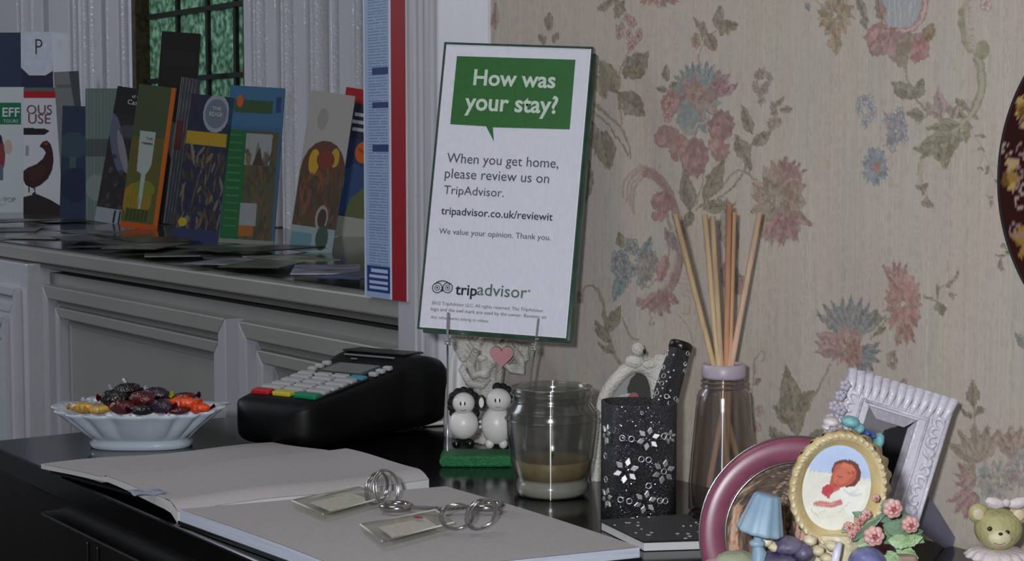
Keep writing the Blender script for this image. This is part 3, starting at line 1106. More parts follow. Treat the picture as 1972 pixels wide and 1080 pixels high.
def sign():
    B = Matrix(((RD.x, VD.x, 0, 0), (RD.y, VD.y, 0, 0), (0, 0, 1, 0), (0, 0, 0, 1)))
    c = CAM + RD * -0.005 + VD * 1.216 + Vector((0, 0, -0.031))
    t = thing('acrylic_sign', 'tilted white and green review sign in clear acrylic, clipped above the figurines', 'sign', c, rot=B @ rotvec((-0.177, 0.069, -0.25)))
    w, h = 0.11, 0.21
    edge = mat('green_acrylic_edge', (58, 80, 66), 0.15, var=0.25)
    card = mat('white_card', (236, 236, 246), 0.55, var=0.012)
    MB().box((0, 0.0005, 0), (w - .001, 0.001, h - .001)).build('card', card, t)
    # green-tinted acrylic edge around the card, and the back plate
    fr = MB()
    for sx in (-1, 1):
        fr.box((sx * (w / 2 + 0.0003), 0.001, 0), (0.0012, 0.004, h + 0.0018))
        fr.box((0, 0.001, sx * (h / 2 + 0.0003)), (w, 0.004, 0.0012))
    fr.build('acrylic_edge', edge, t)
    MB().box((0.0025, 0.006, -0.003), (w + 0.0005, 0.006, h)).build('back_plate', edge, t, bevel=0.0006)
    MB().box((0, -0.0016, 0), (w - .002, 0.0006, h - .002)).build('front_pane', glass_mat('clear_acrylic', (252, 253, 255), 0.35, 0.1), t)
    green = mat('printed_green', (48, 112, 48), 0.5, var=0.04)
    white = mat('print_white', (215, 232, 215), 0.5, var=0.01)
    dark = mat('print_dark_grey', (78, 76, 84), 0.5, var=0.02)
    dark2 = mat('print_black', (22, 22, 26), 0.5, var=0.02)
    gtxt = mat('print_green_grey', (90, 108, 94), 0.5, var=0.02)
    y = -0.0003
    L = lambda x_, y_: on(t, x_, y_, y)
    # speech bubble
    a, b_, c_, d_ = L(880, 108), L(1108, 115), L(1097, 249), L(867, 239)
    MB().prism([(p.x, p.z) for p in (d_, L(936, 243), L(951, 272), L(949, 245), c_, b_, a)][::-1], y - 0.0001, 0.0).build('speech_bubble', green, t)

    def tx(s, pa, pb, m, bold=0.0, hf=1.0):
        p0 = on(t, *pa, y - 0.0002)
        p1 = on(t, *pb, y - 0.0002)
        return text(s, t, (p0.x, y - 0.0002, (p0.z + p1.z) / 2), p1.x - p0.x, m, bold=bold, hfac=hf)
    tx('How was', (911, 164), (1069, 168), white, 0.022, 1.0)
    tx('your stay?', (894, 212), (1073, 217), white, 0.022, 1.05)
    tx('When you get home,', (860, 314), (1075, 322), dark, 0, 1.05)
    tx('please review us on', (856, 344), (1057, 351), dark, 0, 1.05)
    tx('TripAdvisor.', (854, 374), (970, 378), dark, 0, 1.0)
    tx('tripadvisor.co.uk/reviewit', (849, 413), (1064, 424), dark2, 0.006, 1.0)
    tx('We value your opinion. Thank you.', (845, 450), (1060, 462), dark, 0, 1.0)
    tx('trip', (876, 567), (918, 569), dark2, 0.018, 0.98)
    tx('advisor', (918, 569), (1014, 573), gtxt, 0.004, 0.98)
    MB().ring(on(t, 1019, 560, y), 0.0006, 0.0002).build('registered_mark', dark, t)
    for k, (s, xa, xb, yy) in enumerate((('2012 TripAdvisor LLC. All rights reserved. The TripAdvisor', 831, 1046, 588), ('logo and the owl mark are used by the owner. Reviews on', 829, 1052, 600), ('Any other marks belong to others', 829, 940, 614))):
        tx(s, (xa, yy), (xb, yy + (xb - xa) * .05), dark, 0, 1.0)
    # owl mark: two ringed eyes under a brow
    for ex in (842, 862):
        p = on(t, ex, 554, y - 0.0001)
        MB().ring(p, 0.0036, 0.00035, N=24, n=6).build('owl_eye_ring', dark2, t)
        MB().ring(p, 0.0018, 0.0003, N=20, n=6).build('owl_eye_ring', gtxt, t)
        MB().ell(p, (0.0007, 0.0001, 0.0007)).build('owl_pupil', dark2, t)
    p = on(t, 852, 554, y - 0.0001)
    MB().tube([p + Vector((0.0055 * math.cos(a_), 0, 0.0016 + 0.0034 * math.sin(a_))) for a_ in np.linspace(0.25, PI - 0.25, 12)], 0.0004, 6).build('owl_brow', dark2, t)
    MB().prism([(p.x - .0008, p.z - .001), (p.x + .0008, p.z - .001), (p.x, p.z - .0035)], y - .0003, y).build('owl_beak', dark2, t)
    return t


SIGN = sign()


def holder():
    base = G(940, 893, DZ)
    t = thing('clip_holder', 'green-based sheep clip holder behind the glass candle jar', 'memo holder', base, ROTC)
    D = depth(base)
    k = D / F
    g = mat('green_glitter_resin', (14, 106, 56), 0.35, var=0.25, scale=300, bump=0.6, bscale=900)
    pts = [(-95, 0.004), (-88, 0.0085), (88, 0.0085), (96, 0.004), (92, 0), (-90, 0)]
    MB().prism([(p[0] * k, p[1]) for p in pts], -0.014, 0.016).build('base', g, t, bevel=0.0015)
    wm = M_wire
    inv = t.matrix_basis.inverted()
    for k_, pl in enumerate(([(862, 868, 1.236), (862, 800, 1.236), (862, 700, 1.215), (862, 664, 1.205)], [(1012, 868, 1.236), (1018, 760, 1.225), (1026, 700, 1.212), (1030, 676, 1.206)])):
        P = [inv @ PD(x, y, d) for x, y, d in pl]
        w_ = MB().tube(P, 0.0007, 8).build('wire', wm, t)
        # coil
        top = P[-1]
        coil = []
        for i in range(40):
            a = i / 40 * 2 * PI * 3
            coil.append(top + Vector((0.0022 * math.cos(a), 0.0022 * math.sin(a), 0.006 * i / 40)))
        MB().tube(coil, 0.0006, 6).build('coil', wm, w_)
        if k_ == 0:
            q = [inv @ PD(862, 655, 1.203), inv @ PD(862, 630, 1.188), inv @ PD(863, 602, 1.192)]
        else:
            q = [inv @ PD(1031, 670, 1.203), inv @ PD(1034, 640, 1.186), inv @ PD(1037, 614, 1.19)]
        MB().tube(q, 0.0009, 8).build('clip_prong', wm, w_)
    # sheep
    wht = mat('white_glazed_clay', (225, 222, 220), 0.35, var=0.03, scale=40)
    blk = mat('black_curly_wool', (14, 14, 15), 0.6, bump=0.8, bscale=600)
    blk2 = mat('black_glaze', (10, 10, 12), 0.3)

    def loc(x, y, dd=0.0):
        return inv @ PD(x, y, D + dd)

    def sheep(bx, by, brx, bry, hx, hy, hrx, hry, second):
        s = MB().ell(loc(bx, by, 0), (brx * k, brx * k * .9, bry * k), n=24, m=16).build('sheep_body', wht, t)
        hd = MB().ell(loc(hx, hy, -0.004), (hrx * k, hrx * k, hry * k), n=20, m=14).build('sheep_head', wht, t)
        mb = MB()
        a0, a1 = ((-20, 200) if not second else (25, 95))
        for i in range(9 if not second else 4):
            a = math.radians(a0 + (a1 - a0) * i / (8 if not second else 3))
            rx_, ry_ = (hrx + 1, hry + 2)
            mb.ell(loc(hx + math.cos(a) * rx_, hy - math.sin(a) * ry_, 0.0), (10 * k, 9 * k, 9 * k), n=10, m=8)
        if not second:
            for yy in (780, 795, 812):
                mb.ell(loc(hx - hrx, yy, 0.004), (6 * k, 6 * k, 8 * k), n=10, m=8)
                mb.ell(loc(hx + hrx + 2, yy, 0.004), (7 * k, 6 * k, 9 * k), n=10, m=8)
        mb.build('wool', blk, t)
        e = MB()
        for dx in (-4, 4):
            e.ell(loc(hx + dx - 2, hy + 1, -0.004 - hrx * k * 0.98), (1.6 * k, 1 * k, 4 * k), n=8, m=6)
        e.tube([loc(hx - 6, hy + 13, -0.004 - hrx * k * .86), loc(hx - 1, hy + 15, -0.004 - hrx * k * .84), loc(hx + 5, hy + 13, -0.004 - hrx * k * .86)], 0.6 * k, 6)
        e.build('face_marks', blk2, hd)
        for dx in (-14, 12):
            MB().ell(loc(bx + dx, 854, -0.002), (9 * k, 9 * k, 10 * k), n=12, m=8).build('foot', wht if second else blk2, t)
    sheep(893, 816, 29, 30, 893, 776, 22, 21, False)
    sheep(957, 818, 31, 38, 960, 770, 25, 23, True)
    c = loc(927, 775, -0.006)
    MB().ring(c, 9 * k, 2.6 * k, sx=.8, sy=1.4).build('linked_arm', blk2, t)
    MB().box(c, (12 * k, 1 * k, 20 * k)).build('heart_tile', wht, t, bevel=0.0008)
    for yy in (812, 822):
        MB().ell(loc(925, yy, -0.006), (3 * k, 3 * k, 3 * k), n=10, m=8).build('bead', wht, t)


holder()


# ================================================================== CANDLE JAR
def lathe_parts():
    b = G(1062, 951, DZ)
    k = depth(b) / F
    t = thing('candle_jar', 'round glass candle jar half burnt down with pale yellow wax', 'candle', b, ROTC)
    gl = glass_mat('jar_glass', (230, 231, 226), 1.8, 0.15, haze=0.03, hazecol=(190, 190, 195), streak=.07)
    P = [(0, 0), (62, 0), (70, 3), (74, 10), (74, 22), (71, 30), (72, 36), (76, 46), (82, 80), (87, 120), (89, 148), (88, 162), (82, 172), (76, 180), (74, 190), (77, 196), (79, 203), (77, 210), (73, 212), (70, 209), (69, 192), (72, 180), (80, 165), (82, 150), (80, 120), (76, 85), (70, 45), (60, 36), (0, 35)]
    P = [(r * k, h * k) for r, h in P]
    MB().lathe(P, 56).build('glass_jar', gl, t)
    wx = mat('pale_yellow_wax', (150, 142, 100), 0.45, var=0.06, scale=60, rgb2=(138, 112, 76))
    for hh_, rr_ in ((211, 78.5), (199, 79.5), (186, 76), (166, 88), (150, 90.5)):
        MB().tube([(rr_ * k * math.cos(a), rr_ * k * math.sin(a), hh_ * k) for a in np.linspace(0, 2 * PI, 64, endpoint=False)], 1.5 * k, 6, closed=True).build('glass_ridge', gl, t)
    MB().lathe([(0, 36 * k), (66 * k, 36 * k), (72.5 * k, 50 * k), (74.5 * k, 70 * k), (73 * k, 71.5 * k), (60 * k, 70.5 * k), (0, 70 * k)], 48).build('wax', wx, t)
    MB().tube([(0, 0, 70 * k), (0.0005, 0, 76 * k), (0.0015, 0, 79 * k)], 0.0008, 8).build('wick', mat('burnt_wick', (20, 18, 16), 0.9), t)
    MB().lathe([(0, 1.5 * k), (60 * k, 1.5 * k), (69 * k, 8 * k), (70 * k, 20 * k), (67 * k, 30 * k), (60 * k, 34 * k), (0, 34 * k)], 40).build('thick_glass_base', mat('milky_glass', (176, 176, 166), 0.12, var=0.08, scale=90), t)


lathe_parts()


# ================================================================== STUDDED BOX, TUBE, NOTEPAD
def studded():
    b = G(1229, 985, DZ)
    k = depth(b) / F
    t = thing('studded_box', 'black glittery box with silver flower studs between candle jar and reed bottle', 'box', b, ROTC + 0.12)
    gm = mat('black_glitter', (7, 7, 11), 0.36, var=0.6, scale=1300, bump=1.0, bscale=1200, spec=1.0, rgb2=(24, 24, 38))
    R_ = 71 * k
    Hh = 0.0715
    se = lambda a, r=R_: Vector((r * math.copysign(abs(math.cos(a)) ** 0.62, math.cos(a)), r * 0.9 * math.copysign(abs(math.sin(a)) ** 0.62, math.sin(a)), 0))
    vs, fs = [], []
    n = 56
    prof = [(1.0, 0), (1.0, Hh), (0.93, Hh), (0.93, 0.004)]
    for f, z in prof:
        for i in range(n):
            p = se(2 * PI * i / n, R_ * f)
            vs.append((p.x, p.y, z))
    for j in range(len(prof) - 1):
        for i in range(n):
            fs.append((j * n + i, j * n + (i + 1) % n, (j + 1) * n + (i + 1) % n, (j + 1) * n + i))
    fs.append(tuple(range(n - 1, -1, -1)))
    fs.append(tuple((len(prof) - 1) * n + i for i in range(n)))
    MB().add(vs, fs, True).build('box_body', gm, t)
    st = mat('silver_stud', (220, 218, 218), 0.34, metal=0.75, var=0.1)

    def surf(px, py):
        p = on(t, px, py, -R_ * 0.9)
        x = max(-R_ * .985, min(R_ * .985, p.x))
        # superellipse front
        e = 1 / 0.62
        yv = -R_ * .9 * max(0.0, 1 - abs(x / R_) ** (2 * e / 2 * 1)) ** (1 / (e))
        yv = -R_ * .9 * (max(0.0, 1 - abs(x / R_) ** (2 / .62))) ** (.62 / 2)
        dx = 0.0005
        f = lambda q: -R_ * .9 * (max(0.0, 1 - abs(min(.999, q / R_)) ** (2 / .62))) ** (.62 / 2)
        sl = math.atan2(f(x + dx) - f(x - dx), 2 * dx) if abs(x) < R_ * .97 else math.copysign(1.2, x)
        return Vector((x, yv - 0.0003, p.z)), sl
    for (x, y) in ((1199, 844), (1216, 845), (1172, 885), (1249, 885), (1173, 930), (1249, 935), (1196, 963), (1212, 965), (1279, 840), (1288, 842), (1271, 964), (1282, 965), (1279, 908), (1235, 884)):
        c, sl = surf(x, y)
        MB().ring(c, 5.3 * k, 1.2 * k, Matrix.Rotation(sl, 4, 'Z'), N=18, n=6).build('ring_stud', st, t)
    for (x, y, r) in ((1174, 842, 21), (1206, 906, 25), (1248, 844, 23), (1278, 908, 24), (1174, 965, 21), (1242, 966, 23), (1236, 795, 4), (1290, 842, 14)):
        c, sl = surf(x, y)
        M = Matrix.Rotation(sl, 4, 'Z')
        mb = MB()
        for i in range(6):
            a = i * PI / 3 + 0.3
            ca, sa = math.cos(a), math.sin(a)
            q = [(r * .32, 0), (r * .62, r * .24), (r * 1.0, r * .05), (r * 1.0, -r * .05), (r * .62, -r * .24)]
            tilt = random.uniform(-.12, .12)
            mb.prism([((p[0] * ca - p[1] * sa) * k, (p[0] * sa + p[1] * ca) * k) for p in q], -0.0008, 0.0004, Matrix.Translation(c) @ M @ Matrix.Rotation(tilt, 4, 'Z') @ Matrix.Rotation(random.uniform(-.12, .12), 4, 'X'))
        mb.build('flower_stud', st, t, bevel=0.0002)
    rf = random.Random(11)
    fl = MB()
    for i in range(800):
        c, sl = surf(rf.uniform(1161, 1297), rf.uniform(780, 996))
        M = Matrix.Translation(c) @ Matrix.Rotation(sl, 4, 'Z') @ Euler((rf.uniform(-.35, .35), rf.uniform(0, 3), rf.uniform(-.45, .45))).to_matrix().to_4x4()
        e = rf.uniform(.00018, .00034)
        fl.add([M @ Vector(v) for v in ((-e, -.0001, -e), (e, -.0001, -e), (e, -.0001, e), (-e, -.0001, e))], [(0, 1, 2, 3)])
    fo = fl.build('glitter_flecks', mat('glitter_fleck', (150, 150, 176), 0.3, metal=.9, var=.2), t)
    fo['kind'] = 'stuff'
    # tube standing in the box
    p_top, p_bot = PD(1312, 662, 1.098), PD(1256, 850, 1.08)
    ax = (p_top - p_bot)
    q = ax.to_track_quat('Z', 'Y').to_matrix().to_4x4()
    u = thing('studded_tube', 'black studded tube leaning out of the top of the studded box', 'tube', p_bot, rot=q)
    Ln = ax.length
    MB().lathe([(0, 0), (27 * k, 0), (27 * k, Ln * .35), (24 * k, Ln * .7), (21 * k, Ln * .98), (19 * k, Ln)], 28).build('tube_body', gm, u)
    MB().lathe([(20.5 * k, Ln * .93), (23.5 * k, Ln * .94), (23.5 * k, Ln * 1.0), (21 * k, Ln * 1.015), (0, Ln * 1.01)], 28).build('cap', mat('black_brown_cap', (26, 20, 18), 0.3), u)
    ui = u.matrix_basis.inverted()
    cl = ui @ CAM
    a0 = math.atan2(cl.y, cl.x)
    for i in range(30):
        a = a0 + random.uniform(-1.3, 1.3)
        z = Ln * random.uniform(.36, .92)
        rr_ = (27 - 6 * z / Ln + (1.5 if z < Ln * .5 else 0)) * k + 0.0002
        c = Vector((rr_ * math.cos(a), rr_ * math.sin(a), z))
        if i % 2:
            MB().ring(c, 4.5 * k, 1.1 * k, Matrix.Rotation(a + PI / 2, 4, 'Z'), N=14, n=5).build('ring_stud', st, u)
        else:
            MB().ell(c, (2.6 * k, 2.6 * k, 2.6 * k), n=8, m=5).build('dot_stud', st, u)
    # notepad
    p = [G(1157, 1001, DZ + .0065), G(1322, 990, DZ + .0065), G(1395, 1036, DZ + .0065), G(1240, 1041, DZ + .0065)]
    c = sum(p, Vector()) / 4
    n_ = thing('glitter_notepad', 'black glitter-covered notepad with white pages in front of studded box', 'notepad', (c.x, c.y, DZ))
    loc = [(v.x - c.x, v.y - c.y) for v in p]

    def slab(pts, z0, z1, name, m, grow=1.0, bev=0.0003):
        mb = MB()
        vs = [Vector((a * grow, b_ * grow, z)) for z in (z0, z1) for a, b_ in pts]
        mb.add(vs, [(3, 2, 1, 0), (4, 5, 6, 7), (0, 1, 5, 4), (1, 2, 6, 5), (2, 3, 7, 6), (3, 0, 4, 7)])
        return mb.build(name, m, n_, bevel=bev)
    slab(loc, 0.0003, 0.0052, 'pages', M_paper, 0.99)
    slab(loc, 0.0052, 0.0066, 'cover', gm, 1.02)
    for i in range(26):
        u_, v_ = random.random(), random.random()
        q0 = Vector(loc[0]).lerp(Vector(loc[1]), u_)
        q1 = Vector(loc[3]).lerp(Vector(loc[2]), u_)
        q_ = q0.lerp(q1, v_)
        if i % 2:
            MB().lathe([(2.8 * k, 0), (4.2 * k, 0.0004), (2.8 * k, 0.0005)], 12, (q_.x, q_.y, 0.0066)).build('ring_stud', st, n_)
        else:
            MB().ell((q_.x, q_.y, 0.0067), (3.4 * k, 2 * k, 0.0004), n=8, m=4).build('petal_stud', st, n_)


studded()


# ================================================================== REED DIFFUSER
def diffuser():
    b = G(1391, 984, DZ)
    k = depth(b) / F
    t = thing('reed_diffuser_bottle', 'clear glass reed diffuser bottle with pale lilac collar behind mauve frame', 'bottle', b, ROTC)
    gl = glass_mat('bottle_glass', (240, 236, 233), 1.8, 0.15, haze=0.03, hazecol=(180, 180, 184), streak=.07)
    P = [(0, 0), (60, 0), (66, 6), (66, 60), (60, 130), (54, 200), (51, 228), (49, 236), (42, 242), (41, 262), (41, 285), (37, 286), (37, 242), (46, 226), (50, 200), (56, 130), (61, 60), (58, 12), (0, 12)]
    MB().lathe([(r * k, h * k) for r, h in P], 48).build('glass_bottle', gl, t)
    col = mat('lilac_white_collar', (176, 164, 176), 0.4, var=0.06)
    MB().lathe([(38 * k, 263 * k), (42 * k, 263 * k), (43 * k, 268 * k), (43 * k, 288 * k), (41 * k, 290 * k), (37.5 * k, 290 * k), (37.5 * k, 263 * k)], 40).build('collar', col, t)
    for h in (247, 256):
        mb = MB()
        mb.tube([((43.5 * k) * math.cos(a), (43.5 * k) * math.sin(a), h * k) for a in np.linspace(0, 2 * PI, 40, endpoint=False)], 1.8 * k, 6, closed=True)
        mb.build('neck_ring', glass_mat('neck_glass', (190, 180, 176), 1.0, 0.05, haze=0.25, hazecol=(180, 170, 170)), t)
    reeds = ((1300, 413, 1372, 1.075, 1412, 'leftmost pale reed leaning furthest left out of the diffuser bottle', (206, 178, 138)),
             (1357, 413, 1383, 1.082, 1396, 'second reed from the left, nearly upright, in the diffuser bottle', (212, 186, 146)),
             (1372, 416, 1388, 1.07, 1388, 'third reed from the left, close beside the second one', (210, 182, 146)),
             (1404, 394, 1399, 1.066, 1390, 'tallest upright reed in the middle right of the diffuser', (206, 152, 118)),
             (1413, 409, 1405, 1.078, 1384, 'reed standing directly behind the tallest upright one', (214, 170, 132)),
             (1463, 409, 1410, 1.070, 1372, 'rightmost reed leaning furthest right out of the diffuser bottle', (226, 192, 166)))
    for (x, y, xn, d, xb, lab, c) in reeds:
        a = PD(x, y, d)
        n_ = PD(xn, 694, 1.08)
        e = n_ + (n_ - a) * 0.88
        m = mat('reed_wood_%d' % x, c, 0.6, var=0.12, scale=300, aniso=(1, 1, 0.1))
        o = MB().tube([a - e, n_ - e, Vector()], 5.8 * k, 10).build('reed', m)
        o.location = e
        tag(o, lab, 'reed', 'reeds in the diffuser bottle')


diffuser()


# ================================================================== SWEETS BOWL
def bowl():
    b = G(273, 858, DZ)
    k = depth(b) / F
    t = thing('sweet_dish', 'oval white fluted china dish full of sweets', 'dish', b, ROTC)
    ch = mat('white_china', (196, 205, 218), 0.18, var=0.03, scale=20, coat=0.3)
    n = 144
    n2 = 18

    def pt(a, r, z, fl):
        e = 0.8
        ca, sa = math.copysign(abs(math.cos(a)) ** e, math.cos(a)), math.copysign(abs(math.sin(a)) ** e, math.sin(a))
        s = 1 + fl * (abs(math.sin(a * n2 / 2)) - 0.5)
        zz = z + (0.004 * abs(math.cos(a)) ** 6 if fl > 0.03 else 0)
        return (r * ca * s, r * 0.62 * sa * s, zz)
    prof = [(90, 0, 0), (97, 1, 0), (99, 10, 0), (94, 17, 0), (100, 20, .02), (116, 31, .07), (137, 50, .10), (156, 66, .10), (165, 71, .08), (163, 74, .08), (150, 67, .08), (130, 50, .05), (110, 34, .04), (88, 25, .01), (0, 23, 0)]
    vs = [pt(2 * PI * i / n, r * k, h * k, fl) for r, h, fl in prof for i in range(n)]
    fs = [(j * n + i, j * n + (i + 1) % n, (j + 1) * n + (i + 1) % n, (j + 1) * n + i) for j in range(len(prof) - 1) for i in range(n)]
    fs.append(tuple(range(n - 1, -1, -1)))
    MB().add(vs, fs, True).build('dish_body', ch, t)
    # wrapped sweets
    foil = lambda nm, c: mat(nm, c, 0.22, var=0.4, scale=260, bump=0.8, bscale=350, spec=0.8)
    black, red, yel, org, pur, grn, wht = foil('black_foil', (16, 8, 10)), foil('dark_red_foil', (84, 10, 20)), foil('yellow_wrap', (196, 156, 70)), foil('orange_wrap', (226, 74, 16)), foil('purple_foil', (44, 20, 44)), foil('lime_foil', (176, 186, 54)), foil('clear_silver_wrap', (180, 186, 196))
    items = [(160, 785, -.01, 26, 11, yel, None, 'yellow wrapped sweet at the left end of the dish'),
             (192, 788, -.022, 22, 9, yel, None, 'second yellow wrapped sweet, next to the black ones'),
             (182, 772, .006, 18, 9, wht, None, 'clear silver wrapped sweet behind the yellow ones'),
             (224, 768, -.004, 26, 14, black, red, 'black foil sweet with red ends, left of the heap'),
             (236, 786, -.026, 24, 11, red, None, 'dark red foil sweet low at the front left of the heap'),
             (246, 753, .002, 26, 11, black, wht, 'topmost black foil sweet with silver twist sticking up'),
             (274, 772, -.016, 24, 14, red, black, 'dark red foil sweet in the middle of the heap'),
             (276, 790, -.03, 22, 9, black, pur, 'black foil sweet against the front rim'),
             (300, 762, -.002, 24, 12, pur, grn, 'purple foil sweet with a lime green end'),
             (308, 784, -.026, 24, 11, pur, red, 'purple foil sweet at the front right of the heap'),
             (345, 790, -.02, 22, 8, red, None, 'dark red foil sweet under the orange one'),
             (352, 776, -.012, 30, 13, org, None, 'larger orange wrapped sweet at the right end of the dish'),
             (384, 786, -.012, 22, 11, org, red, 'smaller orange wrapped sweet at the far right'),
             (355, 763, .012, 24, 8, red, None, 'red wrapped sweet behind the orange ones')]
    for i, (x, y, dd, rx, rz, m, m2, lab) in enumerate(items):
        if m in (black, red, pur) and x < 320:
            rx, rz, y = rx * 1.18, rz * 1.25, y - 2
        p = PD(x, y, depth(b) + dd * 0.7)
        s = thing('wrapped_sweet', lab + ' ', 'sweet', p, ROTC + random.uniform(-.5, .5), 'wrapped sweets in the white dish')
        s['label'] = lab
        ph = random.uniform(0, 6)
        MB().ell((0, 0, 0), (rx * k, rz * k * 1.1, rz * k), n=22, m=14, mod=lambda q: 1 + .07 * math.sin(q.x * 9 + ph) * math.cos(q.y * 8 + q.z * 7)).build('sweet_body', m, s)
        for sx in (-1, 1):
            mb = MB()
            fan = []
            N = 9
            up = 1.0 if (i == 5 and sx == -1) else 0.25
            for q in range(N):
                a = (q / (N - 1) - .5) * 1.7
                fan.append(Vector((sx * (rx * .9 + 11 * math.cos(a)) * k, (3 if q % 2 else -3) * k + 6 * math.sin(a) * k, (9 * math.sin(a) + up * 8) * k)))
            c0 = Vector((sx * rx * .86 * k, 0, 0))
            vs = [c0 + Vector((0, -.0006, 0))] + fan + [v + Vector((0, .0006, 0)) for v in fan]
            fs = [(0, q + 1, q + 2) for q in range(N - 1)] + [(0, N + q + 2, N + q + 1) for q in range(N - 1)]
            mb.add(vs, fs)
            mb.build('twist_end', m2 or m, s)
    # upright silver twist
    p = PD(243, 742, depth(b))
    s = thing('foil_twist', 'small silver foil twist standing up above the heap of sweets', 'wrapper', p, ROTC)
    MB().ell((0, 0, 0), (3 * k, 3 * k, 12 * k), n=10, m=8, mod=lambda q: 1 + .2 * math.sin(q.z * 9)).build('twist', foil('olive_foil', (70, 72, 60)), s)
    MB().ell((-3 * k, 0, 9 * k), (4.5 * k, 3 * k, 6 * k), Matrix.Rotation(-.5, 4, 'Y'), n=10, m=8).build('twist_tip', wht, s)


bowl()


# ================================================================== CARD TERMINAL
def terminal():
    fl, fr_ = G(452, 760, DZ + .040), G(604, 776, DZ + .040)
    c = (fl + fr_) / 2
    ax = (fr_ - fl).normalized()
    t = thing('card_terminal', 'black card payment terminal with coloured keys lying beside the sweet dish', 'card terminal', (c.x, c.y, DZ), math.atan2(ax.y, ax.x))
    # cross sections along the length: y, half width, bottom, top
    sec = [(-0.009, .020, .016, .028), (-0.006, .031, .008, .036), (0.0, .0375, .004, .0395), (.012, .0400, .0015, .0415), (.04, .0405, .001, .0445), (.08, .0405, .001, .050), (.105, .0405, .001, .0535), (.118, .043, .001, .0575), (.126, .0465, .001, .0615), (.138, .050, .001, .0625), (.152, .051, .002, .060), (.160, .049, .004, .054), (.165, .042, .010, .044)]
    n = 48
    vs, fs = [], []
    for (y, hw, z0, z1) in sec:
        cz, hz = (z0 + z1) / 2, (z1 - z0) / 2
        for i in range(n):
            a = 2 * PI * i / n
            e = 0.38
            x = hw * math.copysign(abs(math.cos(a)) ** e, math.cos(a))
            z = cz + hz * math.copysign(abs(math.sin(a)) ** (e * (0.62 if math.sin(a) > 0 else 1.2)), math.sin(a))
            vs.append((x + (.004 if y > .12 else 0), y, z))
    for j in range(len(sec) - 1):
        for i in range(n):
            fs.append((j * n + i, (j + 1) * n + i, (j + 1) * n + (i + 1) % n, j * n + (i + 1) % n))
    fs.append(tuple(range(n)))
    fs.append(tuple((len(sec) - 1) * n + i for i in range(n - 1, -1, -1)))
    MB().add(vs, fs, True).build('terminal_body', M_black_plastic, t)

    def topz(y):
        for j in range(len(sec) - 1):
            if sec[j][0] <= y <= sec[j + 1][0]:
                f = (y - sec[j][0]) / (sec[j + 1][0] - sec[j][0])
                return sec[j][3] + (sec[j + 1][3] - sec[j][3]) * f
        return .06
    slope = math.atan2(.0505 - .0415, .07)

    def plate(name, x, y, w, d, h, m, bev=.0012, parent=None):
        M = Matrix.Translation((x, y, topz(y))) @ Matrix.Rotation(slope, 4, 'X')
        return MB().box((0, 0, h / 2 - .0005), (w, d, h + .001), M).build(name, m, parent or t, bevel=bev, seg=3)
    keyw = mat('grey_white_key', (176, 178, 180), 0.4, var=0.04)
    dk = mat('dark_key_bed', (22, 24, 26), 0.4)
    plate('key_bed', 0, .045, .068, .066, .0006, dk, .0004)
    cols = [('red_key_plastic', (190, 36, 44)), ('yellow_key_plastic', (206, 190, 60)), ('green_key_plastic', (24, 130, 92))]
    for i, (nm, cc) in enumerate(cols):
        o = plate('key', -.0225 + i * .0215 + (0.002 if i == 2 else 0), .0135, .0175 + (.004 if i == 2 else 0), .0085, .003, mat(nm, cc, .35, var=.05))
        o['label'] = ('red', 'yellow', 'green')[i] + ' key'
    for r in range(4):
        for cl in range(3):
            plate('key', -.0225 + cl * .0225, .0265 + r * .0115, .0185, .0078, .003, keyw)
    for cl in range(4):
        m = keyw if cl < 3 else mat('blue_key_plastic', (70, 140, 165), .35)
        o = plate('key', -.0265 + cl * .0176, .0722, .0145, .0072, .0025, m)
        if cl == 3:
            o['label'] = 'blue key'
    plate('screen_surround', 0, .0955, .050, .034, .0008, mat('dark_surround', (30, 32, 33), .3), .0006)
    plate('screen', 0, .0965, .041, .026, .0014, mat('grey_lcd', (104, 110, 106), .25, var=.05), .0004)
    for sx in (-1, 1):
        for r in range(3):
            plate('side_key', sx * .0315, .086 + r * .0095, .0075, .0052, .0026, keyw)
    # printer cover
    M = Matrix.Translation((0, .140, .0625)) @ Matrix.Rotation(-.03, 4, 'X')
    MB().box((0, 0, 0), (.066, .026, .0016), M).build('printer_cover', mat('matt_dark_plastic', (30, 31, 33), .5), t, bevel=.0008)
    MB().box((0, .1215, .0605), (.052, .0012, .0012)).build('paper_slot', mat('slot_grey', (128, 128, 126), .4), t)
    MB().box((-.012, .1165, .058), (.006, .0015, .001)).build('status_light', mat('slot_grey', (128, 128, 126), .4), t)
    # small chrome marks on the nose
    for x in (.020, .0245):
        MB().box((x, -.0062, .027), (.0012 if x < .022 else .0022, .001, .006)).build('nose_mark', mat('dull_silver', (120, 120, 128), .35), t)
    # white cable behind it
    zc = DZ + .0028
    a, b_, c_, d_ = G(744, 822, zc), G(775, 821, zc), G(815, 816, zc), G(872, 812, zc)
    o = MB().tube([p - b_ for p in (PD(700, 842, 1.40) * 0 + a, b_, c_, d_)], .0022, 8).build('cable', mat('white_cable', (215, 212, 208), .4))
    o.location = b_
    return o


def cable_fix():
    o = terminal()
    tag(o, 'short white cable lying on the desk behind the card terminal', 'cable')


cable_fix()


